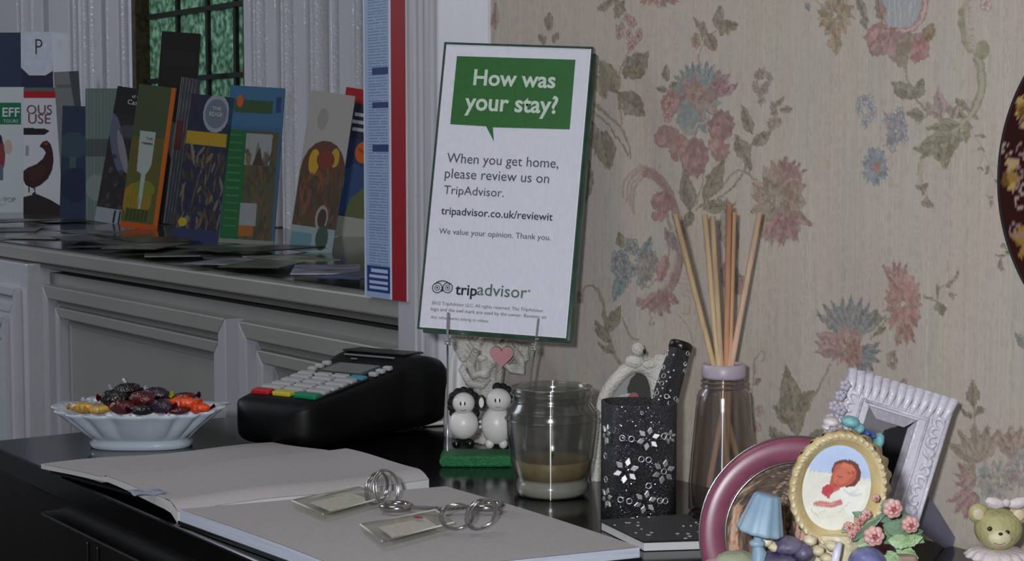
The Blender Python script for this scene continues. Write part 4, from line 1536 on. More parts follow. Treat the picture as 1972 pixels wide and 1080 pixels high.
# ================================================================== OPEN BOOK
def ledger():
    zc = DZ + .001
    L1, L2 = G(79, 893, DZ + .008), G(525, 852, DZ + .007)
    S1, S2 = G(342, 964, DZ + .014), G(826, 908, DZ + .016)
    o = (S1 + S2) / 2
    o.z = DZ
    t = thing('open_ledger', 'open white-paged ledger overhanging the front edge of the desk', 'book', o)

    def ruled(seed):
        c = Canvas(230, 230, (176, 173, 175))
        for i in range(26):
            y = .04 + i * .037
            c.stroke([(0.02, y), (.98, y)], .0035, (172, 170, 172), .4, False)
        r = random.Random(seed)
        for i in range(24):
            y = .035 + i * .037
            x = .04
            while x < .5 + .35 * r.random():
                w_ = r.uniform(.02, .09)
                c.stroke([(x + w_ * q / 5, y - r.uniform(0, .018)) for q in range(6)], .004, (152, 148, 152), .35)
                x += w_ + .015
        c.a = c.a[:, ::-1]
        return c
    # left block: bulges up toward the spine then rolls over
    def left(U, V):
        # u: outer edge -> spine, v: front -> back
        out = np.zeros((U.size, 3))
        for i, (u, v) in enumerate(zip(U, V)):
            a = L1.lerp(S1, u)
            b = L2.lerp(S2, u)
            p = a.lerp(b, v)
            p = p + Vector((0, 0, (.0035 + .003 * v) * math.sin(PI * min(1, u * 1.02)) ** 2 * (1 if u > .5 else .5)))
            if u > .93:
                p.z -= .006 * ((u - .93) / .07) ** 2
            p.z += 0.0008 * math.sin(v * 9 + u * 5)
            out[i] = p - o
        return out
    lp = ruled(2).mesh('left_page', M_print_matt, left, t)
    # underside thickness of the left block
    N = 24
    fr, bk, fb, bb = [], [], [], []
    Z = np.zeros(N)
    U = np.linspace(0, 1, N)
    f_ = left(U, np.zeros(N))
    b_ = left(U, np.ones(N))
    mb = MB()
    edge = [tuple(p) for p in f_] + [tuple(p) for p in left(np.ones(N), U)] + [tuple(p) for p in b_[::-1]] + [tuple(p) for p in left(np.zeros(N), U[::-1])]
    uu = list(U) + [1.0] * N + list(U[::-1]) + [0.0] * N
    low = [(p[0], p[1], p[2] - .0034 - .0046 * q ** 3) for p, q in zip(edge, uu)]
    n = len(edge)
    mb.add([(p[0], p[1], p[2] - .0002) for p in edge] + low, [(i, (i + 1) % n, n + (i + 1) % n, n + i) for i in range(n)] + [tuple(range(2 * n - 1, n - 1, -1))])
    mb.build('left_page_block', M_paper, t)
    # right block
    A, B, C_, D_ = G(346, 980, DZ + .0105), G(858, 936, DZ + .0105), G(1232, 1053, DZ + .009), G(640, 1082, DZ + .0095)

    def right(U, V):
        out = np.zeros((U.size, 3))
        for i, (u, v) in enumerate(zip(U, V)):
            p = A.lerp(D_, u).lerp(B.lerp(C_, u), v)
            p = p + Vector((0, 0, .0012 * math.sin(PI * u)))
            out[i] = p - o
        return out
    D_ = A + (C_ - B) * 1.02 + Vector((-.004, 0.012, 0))
    rp = ruled(5).mesh('right_page', M_print_matt, right, t)
    edge = [tuple(p) for p in right(U, np.zeros(N))] + [tuple(p) for p in right(np.ones(N), U)] + [tuple(p) for p in right(U[::-1], np.ones(N))] + [tuple(p) for p in right(np.zeros(N), U[::-1])]
    n = len(edge)
    low = [(p[0], p[1], .003) for p in edge]
    MB().add([(p[0], p[1], p[2] - .0002) for p in edge] + low, [(i, (i + 1) % n, n + (i + 1) % n, n + i) for i in range(n)] + [tuple(range(2 * n - 1, n - 1, -1))]).build('right_page_block', mat('page_edges', (196, 202, 218), .6, var=.1, scale=900, aniso=(.02, .02, 1)), t)
    # covers
    cv = mat('black_cover', (14, 14, 18), .4)
    for q, nm in (((L1, S1, S2, L2), 'back_cover'), ((A, D_, C_, B), 'front_cover')):
        c = sum(q, Vector()) / 4
        pts = [(c + (p - c) * (.95 if nm == 'back_cover' else 1.01) - o) for p in q]
        z0, z1 = (.0022, .0045) if nm == 'back_cover' else (.0005, .003)
        vs = [Vector((p.x, p.y, z if nm == 'front_cover' else p.z - dz)) for z, dz in ((z0, .0065), (z1, .0046)) for p in pts]
        MB().add(vs, [(3, 2, 1, 0), (4, 5, 6, 7), (0, 1, 5, 4), (1, 2, 6, 5), (2, 3, 7, 6), (3, 0, 4, 7)]).build(nm, cv, t)
    # crumpled clear tab at the front corner
    p = G(282, 949, DZ + .013) - o
    MB().grid(lambda u, v: p + Vector(((u - .5) * .02, (v - .5) * .02, .0012 * math.sin(u * 7) * math.cos(v * 5) + .001)), 10, 10).build('sticky_tab', mat('silvery_film', (150, 156, 176), .15), t)


ledger()


# ================================================================== KEYS
def keys():
    zp = DZ + .0125
    ac = glass_mat('clear_acrylic_fob', (249, 249, 243), .5, .15, haze=.05, hazecol=(220, 218, 210))
    edge = mat('bright_acrylic_edge', (196, 194, 184), .2)

    def key_set(quad, rings, key, lab, red):
        c = sum((G(x, y, zp) for x, y in quad), Vector()) / 4
        t = thing('key_set', lab, 'keys', (c.x, c.y, zp))
        inv = t.matrix_basis.inverted()
        q = [inv @ G(x, y, zp + .003) for x, y in quad]
        vs = [Vector((p.x, p.y, z)) for z in (0.0002, .0042) for p in q]
        F6 = [(3, 2, 1, 0), (4, 5, 6, 7), (0, 1, 5, 4), (1, 2, 6, 5), (2, 3, 7, 6), (3, 0, 4, 7)]
        fob = MB().add(vs, F6).build('fob', ac, t, bevel=.0006)
        m = sum(q, Vector()) / 4
        ins = [m + (p - m) * .62 for p in q]
        vs = [Vector((p.x, p.y, z)) for z in (0.0018, .0022) for p in ins]
        MB().add(vs, F6).build('paper_insert', mat('fob_insert', (214, 212, 208), .6, var=.12, scale=400), fob)
        ed = MB()
        for i in range(4):
            ed.tube([Vector((q[i].x, q[i].y, .0038)), Vector((q[(i + 1) % 4].x, q[(i + 1) % 4].y, .0038))], .0005, 6)
        ed.build('bright_edge', edge, fob)
        if red:
            p = inv @ G(*red, zp + .003)
            MB().ell((p.x, p.y, .0044), (.004, .0022, .0003), n=10, m=4).build('red_mark', mat('red_ink', (150, 50, 54), .5), fob)
        for (x, y, rx, ry, yaw, tilt) in rings:
            cc = inv @ PD(x, y, depth(G(x, y + ry, zp)))
            kk = depth(t.matrix_basis @ cc) / F
            M = Matrix.Rotation(ROTC + yaw, 4, 'Z') @ Matrix.Rotation(tilt, 4, 'X')
            MB().ring(cc, ry * kk, .0007, M, N=32, n=8, sx=rx / ry / max(.25, math.cos(yaw))).build('split_ring', M_chrome, t)
            MB().ring(cc + Vector((.001, .001, 0)), ry * kk * .96, .0006, M, N=32, n=8, sx=rx / ry / max(.25, math.cos(yaw))).build('split_ring', M_chrome, t)
        # key: blade and bow
        bx, by, ex, ey = key
        a, b = inv @ G(bx, by, zp + .002), inv @ G(ex, ey, zp + .002)
        d = (b - a)
        ang = math.atan2(d.y, d.x)
        L = Vector((d.x, d.y)).length
        M = Matrix.Translation((a.x, a.y, .002)) @ Matrix.Rotation(ang, 4, 'Z')
        mb = MB()
        out = [(0, -.0024), (0, .0024)]
        nt = 7
        for i in range(nt):
            out += [(L * (.1 + .8 * i / nt), .0024), (L * (.1 + .8 * (i + .5) / nt), .0012)]
        out += [(L * .92, .0024), (L, .0), (L * .92, -.0024)]
        vs = [M @ Vector((p[0], p[1], z)) for z in (0, .0018) for p in out]
        n = len(out)
        mb.add(vs, [tuple(range(n)), tuple(range(2 * n - 1, n - 1, -1))] + [(i, n + i, n + (i + 1) % n, (i + 1) % n) for i in range(n)])
        ky = mb.build('key_blade', M_chrome, t)
        bow = MB()
        pts = [M @ Vector((-.009 + .0085 * math.cos(u), .0075 * math.sin(u), .001)) for u in np.linspace(0, 2 * PI, 24, endpoint=False)]
        bow.tube(pts, .0022, 8, closed=True)
        bow.build('key_bow', M_chrome, ky)
    key_set([(562, 966), (690, 937), (748, 957), (622, 992)], [(724, 940, 19, 32, .9, .1), (742, 940, 22, 36, .5, -.2)], (790, 979, 845, 982), 'keys on clear fob lying nearest the ledger spine', None)
    key_set([(694, 1012), (838, 984), (874, 1008), (736, 1044)], [(878, 994, 32, 32, .15, .5), (925, 990, 28, 34, .5, .35)], (912, 978, 835, 984), 'keys on clear fob with a red mark, nearer the page corner', (805, 1000))


keys()


# ================================================================== LEAFLETS ON THE LEDGE
def leaflet(name, lab, cat, bx, by, wpx, hpx, roll, canvas, yaw=0.0, lean=8, thick=.003, side=(150, 150, 150), group='leaflets standing on the window ledge', dyaw=None, zoff=0.0):
    """leaflet leaning back on the ledge, bottom middle seen at (bx, by)"""
    p = G(bx, by, LZ + zoff)
    D = depth(p)
    yw = ROTC - TH * 0 + math.radians(yaw)
    cosf = max(.3, abs(math.cos(math.radians(yaw))))
    w = wpx * D / F / cosf
    h = hpx * D / F / math.cos(math.radians(lean)) * 1.02
    Rm = Matrix.Rotation(yw, 4, 'Z') @ Matrix.Rotation(-math.radians(lean), 4, 'X') @ Matrix.Rotation(math.radians(roll), 4, 'Y')
    t = thing(name, lab, cat, p, rot=Rm, group=group)
    MB().box((0, thick / 2 + .0003, h / 2), (w, thick, h)).build('pages', mat('pages_%d_%d_%d' % side, side, .6, var=.1, scale=500, aniso=(.05, .05, 1)), t)
    if canvas:
        canvas.mesh('cover', M_print, flat_xz(-w / 2, w / 2, 0, h, 0), t)
    return t, w, h


def leaflets():
    wt = mat('leaflet_white_ink', (205, 210, 215), .5)
    nk = mat('leaflet_navy_ink', (22, 26, 44), .5)
    rk = mat('leaflet_maroon_ink', (110, 60, 70), .5)

    # 1 navy card behind, with crest tab
    c = Canvas(60, 110, (44, 54, 82))
    c.ell(.3, .8, .5, .25, (74, 84, 110), 0, .8)
    c.ell(.7, .95, .3, .2, (120, 126, 140), 0, .5)
    leaflet('leaflet', 'plain dark navy brochure at the far left behind the green-headed leaflet', 'leaflet', 14, 399, 66, 328, 0, c, 0, 3, .004)
    c = Canvas(70, 130, (34, 42, 66))
    c.ell(.6, .55, .6, .1, (130, 136, 150), -.2, .7)
    t, w, h = leaflet('leaflet', 'navy leaflet with a white crest tab lettered P', 'leaflet', 82, 403, 78, 333, 0, c, 0, 3, .004)
    # white tab
    MB().prism([(-w * .5, h * .8), (-w * .5, h * 1.0), (w * .28, h * 1.0), (w * .28, h * .78), (w * .1, h * .755), (-w * .3, h * .755)], -.0015, -.0003).build('crest_tab', mat('pale_grey_card', (196, 200, 212), .5), t)
    text('P', t, (-w * .14, -.0018, h * .872), w * .17, nk, hfac=1.35, bold=-.012)
    # 2 white leaflet with green heading
    c = Canvas(90, 190, (196, 204, 206))
    c.rect(0, 0, .3, .05, (20, 90, 70))
    c.rect(0, .125, .92, .30, (10, 110, 74))
    c.ell(.3, .55, .25, .18, (130, 54, 62))
    c.ell(.28, .42, .2, .06, (50, 40, 44))
    c.ell(.62, .48, .1, .06, (190, 170, 160))
    c.rect(.1, .62, .5, .74, (90, 100, 120))
    c.ell(.1, .5, .12, .08, (150, 110, 90))
    for i in range(6):
        c.rect(.05, .95 - .012 * i, .4 + .1 * (i % 3), .953 - .012 * i, (160, 166, 170))
    t, w, h = leaflet('leaflet', 'white leaflet headed with a green panel at the far left edge', 'leaflet', 6, 409, 80, 236, 0, c, 0, 5, .003)
    text('EFF', t, (-w * .02, -.0006, h * .765), w * .42, wt, bold=.02)
    text('TOURS', t, (0, -.0006, h * .715), w * .36, wt)
    text('TOP', t, (w * .0, -.0006, h * .085), w * .30, mat('leaflet_grey_ink', (130, 138, 146), .5))
    # 3 the grouse leaflet
    c = Canvas(90, 200, (206, 206, 214))
    c.rect(0, 0, 1, .03, (90, 100, 100))
    c.rect(0, .03, 1, .085, (170, 20, 34))
    c.poly([(.0, .32), (.55, .325), (.68, .345), (.55, .375), (.0, .375)], (30, 26, 32))
    bird = (52, 26, 24)
    B = lambda pts: [((x - 45) / 74, (y - 176) / 236) for x, y in pts]
    c.poly(B([(76, 286), (82, 277), (90, 275), (97, 281), (101, 294), (103, 312), (100, 330), (92, 346), (78, 358), (64, 364), (50, 358), (45, 348), (45, 332), (54, 325), (70, 319), (82, 309), (88, 298), (84, 291)]), bird)
    c.poly(B([(52, 330), (68, 325), (80, 318), (90, 330), (80, 345), (60, 352)]), (70, 40, 34), .7)
    c.ell(*B([(88, 281)])[0], .05, .012, (150, 40, 40))
    c.stroke(B([(66, 362), (68, 372), (62, 378)]), .035, bird, 1, False)
    c.stroke(B([(56, 360), (56, 372)]), .03, bird, 1, False)
    c.poly(B([(45, 380), (70, 374), (95, 384), (119, 398), (119, 412), (45, 412)]), (40, 32, 30))
    c.rect(.06, .46, .14, .54, (150, 150, 158))
    t, w, h = leaflet('leaflet', 'white leaflet with a red top band and a dark grouse', 'leaflet', 82, 412, 74, 238, 0, c, 0, 5, .003)
    text('OUS', t, (-w * .42, -.0006, h * .79), w * .66, rk)
    text('USE', t, (-w * .38, -.0006, h * .715), w * .58, rk)
    # 4 small grey cards and dark blue leaflet beside it
    c = Canvas(50, 120, (44, 56, 84))
    c.ell(.4, .35, .5, .12, (60, 84, 96), 0, .8)
    c.rect(.3, .45, .5, .55, (70, 96, 92))
    c.ell(.5, .7, .5, .15, (30, 42, 70), 0, .8)
    leaflet('leaflet', 'dark blue leaflet tilted beside the grouse leaflet', 'leaflet', 143, 421, 56, 212, 2, c, 4, 4, .003)
    c = Canvas(50, 60, (124, 128, 130))
    c.rect(.08, .1, .9, .12, (90, 96, 100))
    c.poly([(.6, 0), (1, 0), (1, .5), (.85, .45)], (70, 76, 84))
    leaflet('leaflet', 'small grey folded card leaning at the top of the dark blue leaflet', 'leaflet', 146, 412, 46, 268, -3, c, 8, 3, .002, zoff=0)
    # 5 pale green leaflets
    c = Canvas(90, 120, (106, 122, 118))
    for i in range(9):
        c.rect(.05 + i * .1, .02, .07 + i * .1, .98, (140, 152, 146), .6)
    c.rect(0, .38, 1, .52, (60, 66, 62), .7)
    c.ell(.3, .75, .3, .1, (150, 160, 158), 0, .5)
    leaflet('leaflet', 'pale grey-green leaflet stack between the blue and the dark ones', 'leaflet', 198, 424, 66, 248, 0, c, 0, 4, .006, (140, 150, 145))
    # 6 dark castle leaflet
    c = Canvas(90, 220, (40, 38, 44))
    c.rect(0, 0, 1, .2, (26, 30, 34))
    c.ell(.3, .42, .4, .12, (90, 96, 120), .5)
    c.ell(.5, .47, .3, .06, (130, 130, 140), .5)
    c.ell(.6, .32, .3, .05, (70, 70, 90), 0, .8)
    for i in range(26):
        c.ell(random.random(), random.uniform(.5, .88), random.uniform(.04, .12), random.uniform(.01, .03), random.choice(((60, 50, 48), (46, 44, 54), (76, 70, 74), (34, 30, 36))), 0, .8)
    c.rect(0, .89, 1, 1, (150, 156, 166))
    c.rect(.55, .9, .62, .99, (40, 40, 50))
    c.rect(.72, .9, .78, .99, (40, 40, 50))
    t, w, h = leaflet('leaflet', 'dark castle leaflet leaning right behind the orange-edged one', 'leaflet', 212, 430, 62, 258, 9, c, 0, 8, .003)
    text('of the', t, (w * .0, -.0006, h * .93), w * .34, wt)
    text('Castle', t, (-w * .1, -.0006, h * .88), w * .52, wt)
    # 7 orange leaflet
    c = Canvas(100, 230, (92, 90, 42))
    c.rect(0, 0, 1, .36, (66, 80, 52))
    c.rect(.88, 0, 1, 1, (196, 100, 16))
    c.ell(.35, .8, .4, .12, (150, 120, 30))
    c.ell(.5, .72, .3, .06, (120, 126, 40))
    c.rect(.1, .86, .7, .95, (60, 66, 34))
    c.rect(0, .955, 1, 1, (190, 84, 20))
    c.poly([(.2, .32), (.62, .32), (.62, .55), (.55, .6), (.5, .62), (.48, .86), (.4, .86), (.38, .62), (.25, .6)], (170, 180, 176))
    c.rect(.28, .4, .56, .41, (80, 90, 90))
    for i in range(7):
        c.stroke([(.1 + i * .1, .95), (.12 + i * .1, .78)], .02, (90, 110, 40), .8, False)
    t, w, h = leaflet('leaflet', 'olive leaflet with bright orange edges and white spade shape', 'leaflet', 266, 441, 72, 272, 7, c, 0, 8, .004, (190, 110, 40))
    text('THE', t, (-w * .12, -.0008, h * .62), w * .18, nk)
    text('SHEDS', t, (-w * .15, -.0008, h * .585), w * .24, nk)
    # 8 tall black brochure stack
    c = Canvas(60, 160, (14, 12, 14))
    c.rect(.1, .1, .9, .18, (30, 24, 26), .8)
    c.ell(.6, .6, .3, .1, (120, 120, 124), .3, .5)
    leaflet('leaflet', 'tall black brochure rising in front of the green window', 'leaflet', 322, 430, 74, 362, 4, c, 4, 8, .01, (70, 72, 76))
    c = Canvas(60, 160, (78, 80, 86))
    for i in range(5):
        c.stroke([(.1 + i * .17, 0), (.02 + i * .15, 1)], .025, (156, 158, 166), .8, False)
    c.rect(0, .3, .4, .5, (110, 30, 30), .8)
    leaflet('leaflet', 'grey striped leaflet edge-on between orange and navy leaflets', 'leaflet', 334, 432, 34, 280, 9, c, 20, 8, .006, (130, 132, 138))
    # 9 navy one with oval badge
    c = Canvas(100, 260, (30, 38, 64))
    c.ell(.62, .12, .3, .13, (150, 160, 176))
    c.ell(.62, .12, .25, .1, (60, 74, 100), 0, .6)
    c.rect(0, .25, .95, .34, (176, 146, 24))
    r = random.Random(4)
    for i in range(90):
        c.ell(r.random(), r.uniform(.36, .92), r.uniform(.03, .12), r.uniform(.008, .025), r.choice(((90, 84, 66), (60, 52, 40), (120, 112, 90), (50, 60, 46), (96, 74, 50), (130, 120, 104))), r.uniform(0, 3), .8)
    c.rect(0, .9, 1, 1, (40, 52, 96))
    c.ell(.15, .86, .1, .03, (180, 160, 40))
    t, w, h = leaflet('leaflet', 'navy leaflet with an oval badge above a yellow band', 'leaflet', 376, 470, 84, 282, 6, c, 0, 9, .004)
    text('THE', t, (w * .02, -.0006, h * .905), w * .2, wt)
    text('EDGE', t, (-w * .03, -.0006, h * .865), w * .3, wt)
    # 10 blue and green leaflet
    c = Canvas(120, 270, (52, 100, 140))
    c.rect(0, .0, 1, .26, (60, 110, 150))
    c.rect(.1, .09, .8, .17, (50, 84, 50))
    c.ell(.2, .1, .06, .04, (200, 90, 40))
    c.rect(.86, .06, .95, .16, (40, 60, 120))
    c.rect(.02, .28, .38, .97, (22, 100, 52))
    c.rect(.38, .28, .95, .97, (84, 82, 62))
    c.poly([(.36, .3), (.84, .3), (.82, .5), (.36, .5)], (150, 156, 158))
    for i in range(60):
        c.ell(r.uniform(.4, .9), r.uniform(.42, .95), r.uniform(.03, .1), r.uniform(.01, .03), r.choice(((70, 62, 48), (96, 90, 66), (110, 84, 44), (60, 66, 50))), r.uniform(0, 3), .8)
    c.poly([(.5, .5), (.62, .38), (.7, .5)], (64, 52, 44))
    c.rect(.34, .74, .64, .88, (150, 156, 158))
    c.rect(.34, .88, .6, .95, (160, 100, 30))
    for i in range(13):
        c.rect(.06, .31 + i * .048, .3, .318 + i * .048, (70, 140, 90), .7)
    c.rect(0, .97, 1, 1, (130, 140, 130))
    leaflet('leaflet', 'blue and green leaflet with an orange flame standing right of centre', 'leaflet', 474, 470, 106, 298, 3.5, c, 0, 9, .005, (110, 130, 140))
    # 11 white and brown arch leaflet with sheets behind
    c = Canvas(110, 270, (168, 168, 164))
    c.ell(.35, .17, .12, .07, (140, 140, 140), 0, .7)
    c.ell(.52, .50, .5, .2, (92, 56, 44))
    c.rect(.02, .5, 1.0, .84, (84, 62, 46))
    c.ell(.75, .4, .1, .06, (176, 150, 40))
    c.ell(.3, .44, .12, .08, (190, 150, 30))
    c.ell(.55, .42, .2, .06, (120, 50, 34))
    for i in range(60):
        c.ell(r.uniform(.05, .95), r.uniform(.5, .84), r.uniform(.03, .1), r.uniform(.01, .03), r.choice(((70, 52, 44), (110, 80, 60), (60, 50, 44), (130, 74, 44))), r.uniform(0, 3), .8)
    c.rect(0, .84, 1, 1, (140, 160, 164))
    c.ell(.65, .78, .14, .08, (150, 150, 140))
    c.ell(.66, .78, .1, .06, (60, 50, 46))
    c.rect(.04, .88, .5, .97, (80, 130, 150), .8)
    c.ell(.72, .9, .14, .08, (54, 78, 66))
    leaflet('leaflet', 'white-topped leaflet with a brown arched food picture', 'leaflet', 596, 486, 86, 304, 8, c, 0, 9, .006, (160, 165, 170))
    # 12 navy, red and orange leaflet
    c = Canvas(100, 260, (36, 52, 100))
    c.rect(0, 0, .5, .1, (180, 20, 30))
    c.ell(.75, .05, .28, .05, (190, 100, 60))
    c.rect(.0, .1, 1, .34, (28, 34, 66))
    for i, (xa, yy) in enumerate(((.3, .16), (.25, .21), (.3, .26))):
        c.rect(xa, yy, .9, yy + .025, (190, 196, 210))
    c.ell(.66, .42, .22, .075, (216, 96, 22))
    c.stroke([(.5, .4), (.8, .44)], .02, (150, 60, 20), .8, False)
    c.poly([(0, .62), (.5, .5), (1, .55), (1, .75), (0, .9)], (44, 74, 130))
    c.poly([(.5, .74), (1, .58), (1, .9), (.4, .9)], (96, 104, 62))
    c.rect(0, .86, 1, 1, (168, 170, 160))
    c.rect(.1, .6, .3, .68, (150, 170, 190), .6)
    t, w, h = leaflet('leaflet', 'navy leaflet with an orange sun and red corner beside the timetable', 'leaflet', 662, 456, 82, 280, 9, c, 0, 6, .004, (120, 140, 170))
    # loose leaflets lying flat on the ledge
    flat = ((30, 442, 90, 24, 10, (70, 78, 76), 'grey-green leaflet lying flat at the left end of the ledge'),
            (95, 455, 120, 26, -15, (128, 130, 126), 'pale grey leaflet lying flat left of the orange-edged leaflet'),
            (120, 425, 90, 20, 30, (40, 44, 44), 'dark leaflet lying flat in front of the grouse leaflet'),
            (205, 470, 120, 22, 5, (66, 70, 62), 'olive-grey leaflet lying flat in front of the dark castle leaflet'),
            (170, 446, 80, 18, 40, (100, 106, 104), 'small grey slip lying flat at an angle near the dark castle leaflet'),
            (255, 484, 90, 20, -10, (44, 46, 40), 'dark slip lying flat in front of the orange-edged leaflet'),
            (345, 487, 130, 24, 12, (58, 66, 64), 'dark green slip lying flat below the navy badge leaflet'),
            (385, 505, 110, 22, -20, (134, 130, 144), 'lilac-grey leaflet at the ledge front below the badge leaflet'),
            (455, 490, 140, 26, 15, (48, 50, 40), 'dark olive leaflet lying flat under the blue and green one'),
            (500, 508, 120, 22, -12, (74, 82, 66), 'green-grey slip at the front of the ledge, centre right'),
            (560, 497, 90, 20, 40, (128, 134, 110), 'pale yellow-green slip right of the blue and green leaflet'),
            (600, 520, 130, 34, 5, (116, 126, 144), 'large pale blue sheet lying flat at the right of the ledge'),
            (655, 530, 100, 36, -25, (58, 76, 110), 'blue sheet lying flat at the right end beside the timetable'),
            (20, 425, 110, 24, -30, (36, 40, 36), 'dark leaflet lying flat below the green-headed leaflet'),
            (60, 462, 80, 24, 25, (58, 62, 58), 'charcoal slip at the very front of the ledge, far left'),
            (150, 478, 110, 24, -8, (90, 92, 84), 'khaki-grey leaflet at the front edge left of centre'),
            (300, 462, 120, 24, 28, (30, 32, 30), 'near-black leaflet lying flat behind the dark green slip'),
            (420, 478, 90, 24, 35, (70, 74, 70), 'grey slip wedged under the blue and green leaflet'),
            (520, 478, 110, 24, -35, (40, 44, 36), 'dark slip lying flat behind the pale yellow-green one'),
            (590, 545, 100, 24, 15, (140, 146, 156), 'pale sheet at the front edge near the timetable'))
    for i, (x, y, w_, d_, a, cc, lab) in enumerate(flat):
        p = G(x, y, LZ + .001 + i * .0006)
        D = depth(p)
        o = MB().box((0, 0, 0), (w_ * D / F, .12, .0012)).build('loose_leaflet', mat('loose_leaflet_%d' % i, tuple(min(255, c_ * 1.15) for c_ in cc), .3, rgb2=tuple(c_ * .6 for c_ in cc), scale=26))
        o.location = p
        o.rotation_euler = (0, 0, ROTC + math.radians(a))
        # keep it behind the ledge's front edge
        o.location.y = max(o.location.y, .055)
        tag(o, lab, 'leaflet', 'loose leaflets lying on the ledge')


leaflets()


# ================================================================== TIMETABLE POSTER
def poster():
    a, b = WL(703, 570, -.012), WL(783, 570, -.012)
    top = 1.22
    w = b.x - a.x
    h = top - a.z
    t = thing('hanging_timetable', 'tall pale blue timetable with a red stripe hanging by the column', 'poster', (a.x + w / 2, -.012, a.z))
    # px rows -> v
    zz = lambda py: (top - WL(730, py, -.012).z) / h
    c = Canvas(110, 700, (150, 172, 206))
    c.rect(.0, 0, .04, 1, (196, 206, 224))
    c.rect(.66, 0, 1, 1, (150, 12, 28))
    c.rect(.62, 0, .665, 1, (206, 214, 226))
    r = random.Random(9)
    y = 0
    while y < .985:
        x1 = .25 + .3 * r.random()
        c.rect(.12, y, x1, y + .0028, (96, 112, 150), .8)
        c.rect(x1 + .03, y, .58, y + .0028, (104, 120, 156), .8)
        y += .0068
    for y0, y1 in ((130, 144), (196, 208), (278, 292)):
        c.rect(.22, zz(y0), .6, zz(y1), (34, 52, 110))
    c.rect(.06, zz(512), .62, zz(562), (24, 54, 120))
    for i in range(4):
        c.rect(.12 + .04 * (i == 0), zz(518 + i * 11), .56, zz(524 + i * 11), (176, 190, 220))
    MB().box((0, .001, h / 2), (w, .0016, h)).build('card', M_paper, t)
    c.mesh('print', M_print, flat_xz(-w / 2, w / 2, 0, h, -.0002), t)


poster()


# ================================================================== ANGEL WITH HEART (under the sign)
def scallop(pts, n=4):
    return pts


def angel():
    b = G(941, 850, DZ)
    D = depth(b)
    k = D / F
    t = thing('heart_angel', 'white resin angel holding a pink heart, standing under the sign', 'figurine', b, ROTC)
    inv = t.matrix_basis.inverted()
    L = lambda x, y, dd=0: inv @ PD(x, y, D + dd)
    W = M_white_resin
    # wings with feather ridges
    for s, pts in ((-1, [(938, 690), (925, 650), (900, 632), (868, 640), (872, 668), (884, 690), (902, 700), (922, 706)]), (1, [(958, 690), (962, 655), (985, 642), (1018, 645), (1012, 664), (998, 682), (984, 698), (970, 700)])):
        q = [L(*p) for p in pts]
        mb = MB().prism([(v.x, v.z) for v in q], -.003, .004)
        wg = mb.build('wing', W, t, bevel=.0012)
        for i in range(6):
            f = i / 5
            r0 = Vector(L(*pts[0])).lerp(L(*pts[-1]), f)
            r1 = Vector(L(*pts[2])).lerp(L(*pts[5]), f)
            MB().tube([r0, (r0 + r1) / 2 + Vector((0, -.005, .002)), r1], [.0030, .0028, .0012], 8).build('feather', W, wg)
    for s, pl in ((-1, [(902, 690), (890, 712), (905, 738), (930, 742), (944, 728)]), (1, [(1000, 700), (1012, 690), (1010, 672), (996, 668)]), (-1, [(922, 660), (934, 648), (950, 646), (962, 656)])):
        MB().tube([L(x, y, -.010) for x, y in pl], [5 * k, 8 * k, 9 * k, 8 * k, 5 * k][:len(pl)], 12).build('drapery_fold', W, t)
    # head hidden behind sign, hair
    MB().ell(L(945, 640, -.004), (24 * k, 20 * k, 22 * k), n=20, m=14, mod=lambda q: 1 + .06 * math.sin(q.x * 14) * math.sin(q.z * 12)).build('head', W, t)
    # robe, one smooth tapering body
    MB().lathe([(0, 0), (34 * k, 0), (36 * k, 4 * k), (28 * k, 40 * k), (30 * k, 60 * k), (26 * k, 110 * k), (30 * k, 140 * k), (34 * k, 165 * k), (28 * k, 190 * k), (14 * k, 205 * k), (0, 208 * k)], 40, mod=lambda a, z: 1 + .07 * math.sin(a * 9)).build('robe', W, t)
    # arms folding round the heart
    for s, pl in ((-1, [(918, 672), (906, 700), (912, 722), (938, 716), (952, 700)]), (1, [(978, 664), (1002, 690), (1004, 716), (984, 712), (968, 698)])):
        MB().tube([L(x, y, -.012) for x, y in pl], [9 * k, 10 * k, 9 * k, 7 * k, 5 * k], 12).build('arm', W, t)
    for x, y in ((928, 690), (934, 722), (990, 706)):
        MB().ell(L(x, y, -.012), (12 * k, 9 * k, 8 * k), n=12, m=8).build('sleeve_fold', W, t)
    # heart
    hp = []
    for i in range(40):
        a = 2 * PI * i / 40
        hp.append((16 * math.sin(a) ** 3 * 1.42 * k, (13 * math.cos(a) - 5 * math.cos(2 * a) - 2 * math.cos(3 * a) - math.cos(4 * a)) * 1.45 * k))
    c = L(966, 684, -.02)
    MB().prism([(c.x + x, c.z + z) for x, z in hp], c.y - .004, c.y + .003).build('heart', mat('dusty_pink_resin', (190, 128, 132), .5, var=.08), t, bevel=.002, seg=3)
    # white card wedge beside the angel
    b2 = G(884, 838, DZ)
    D2 = depth(b2)
    k2 = D2 / F
    o = thing('white_cone_ornament', 'plain white tapering ornament behind the left sheep', 'ornament', b2, ROTC)
    MB().lathe([(0, 0), (30 * k2, 0), (30 * k2, 30 * k2), (26 * k2, 90 * k2), (16 * k2, 150 * k2), (5 * k2, 175 * k2), (0, 178 * k2)], 32).build('cone_body', mat('plain_white_resin', (214, 214, 216), .45, var=.02), o)


angel()


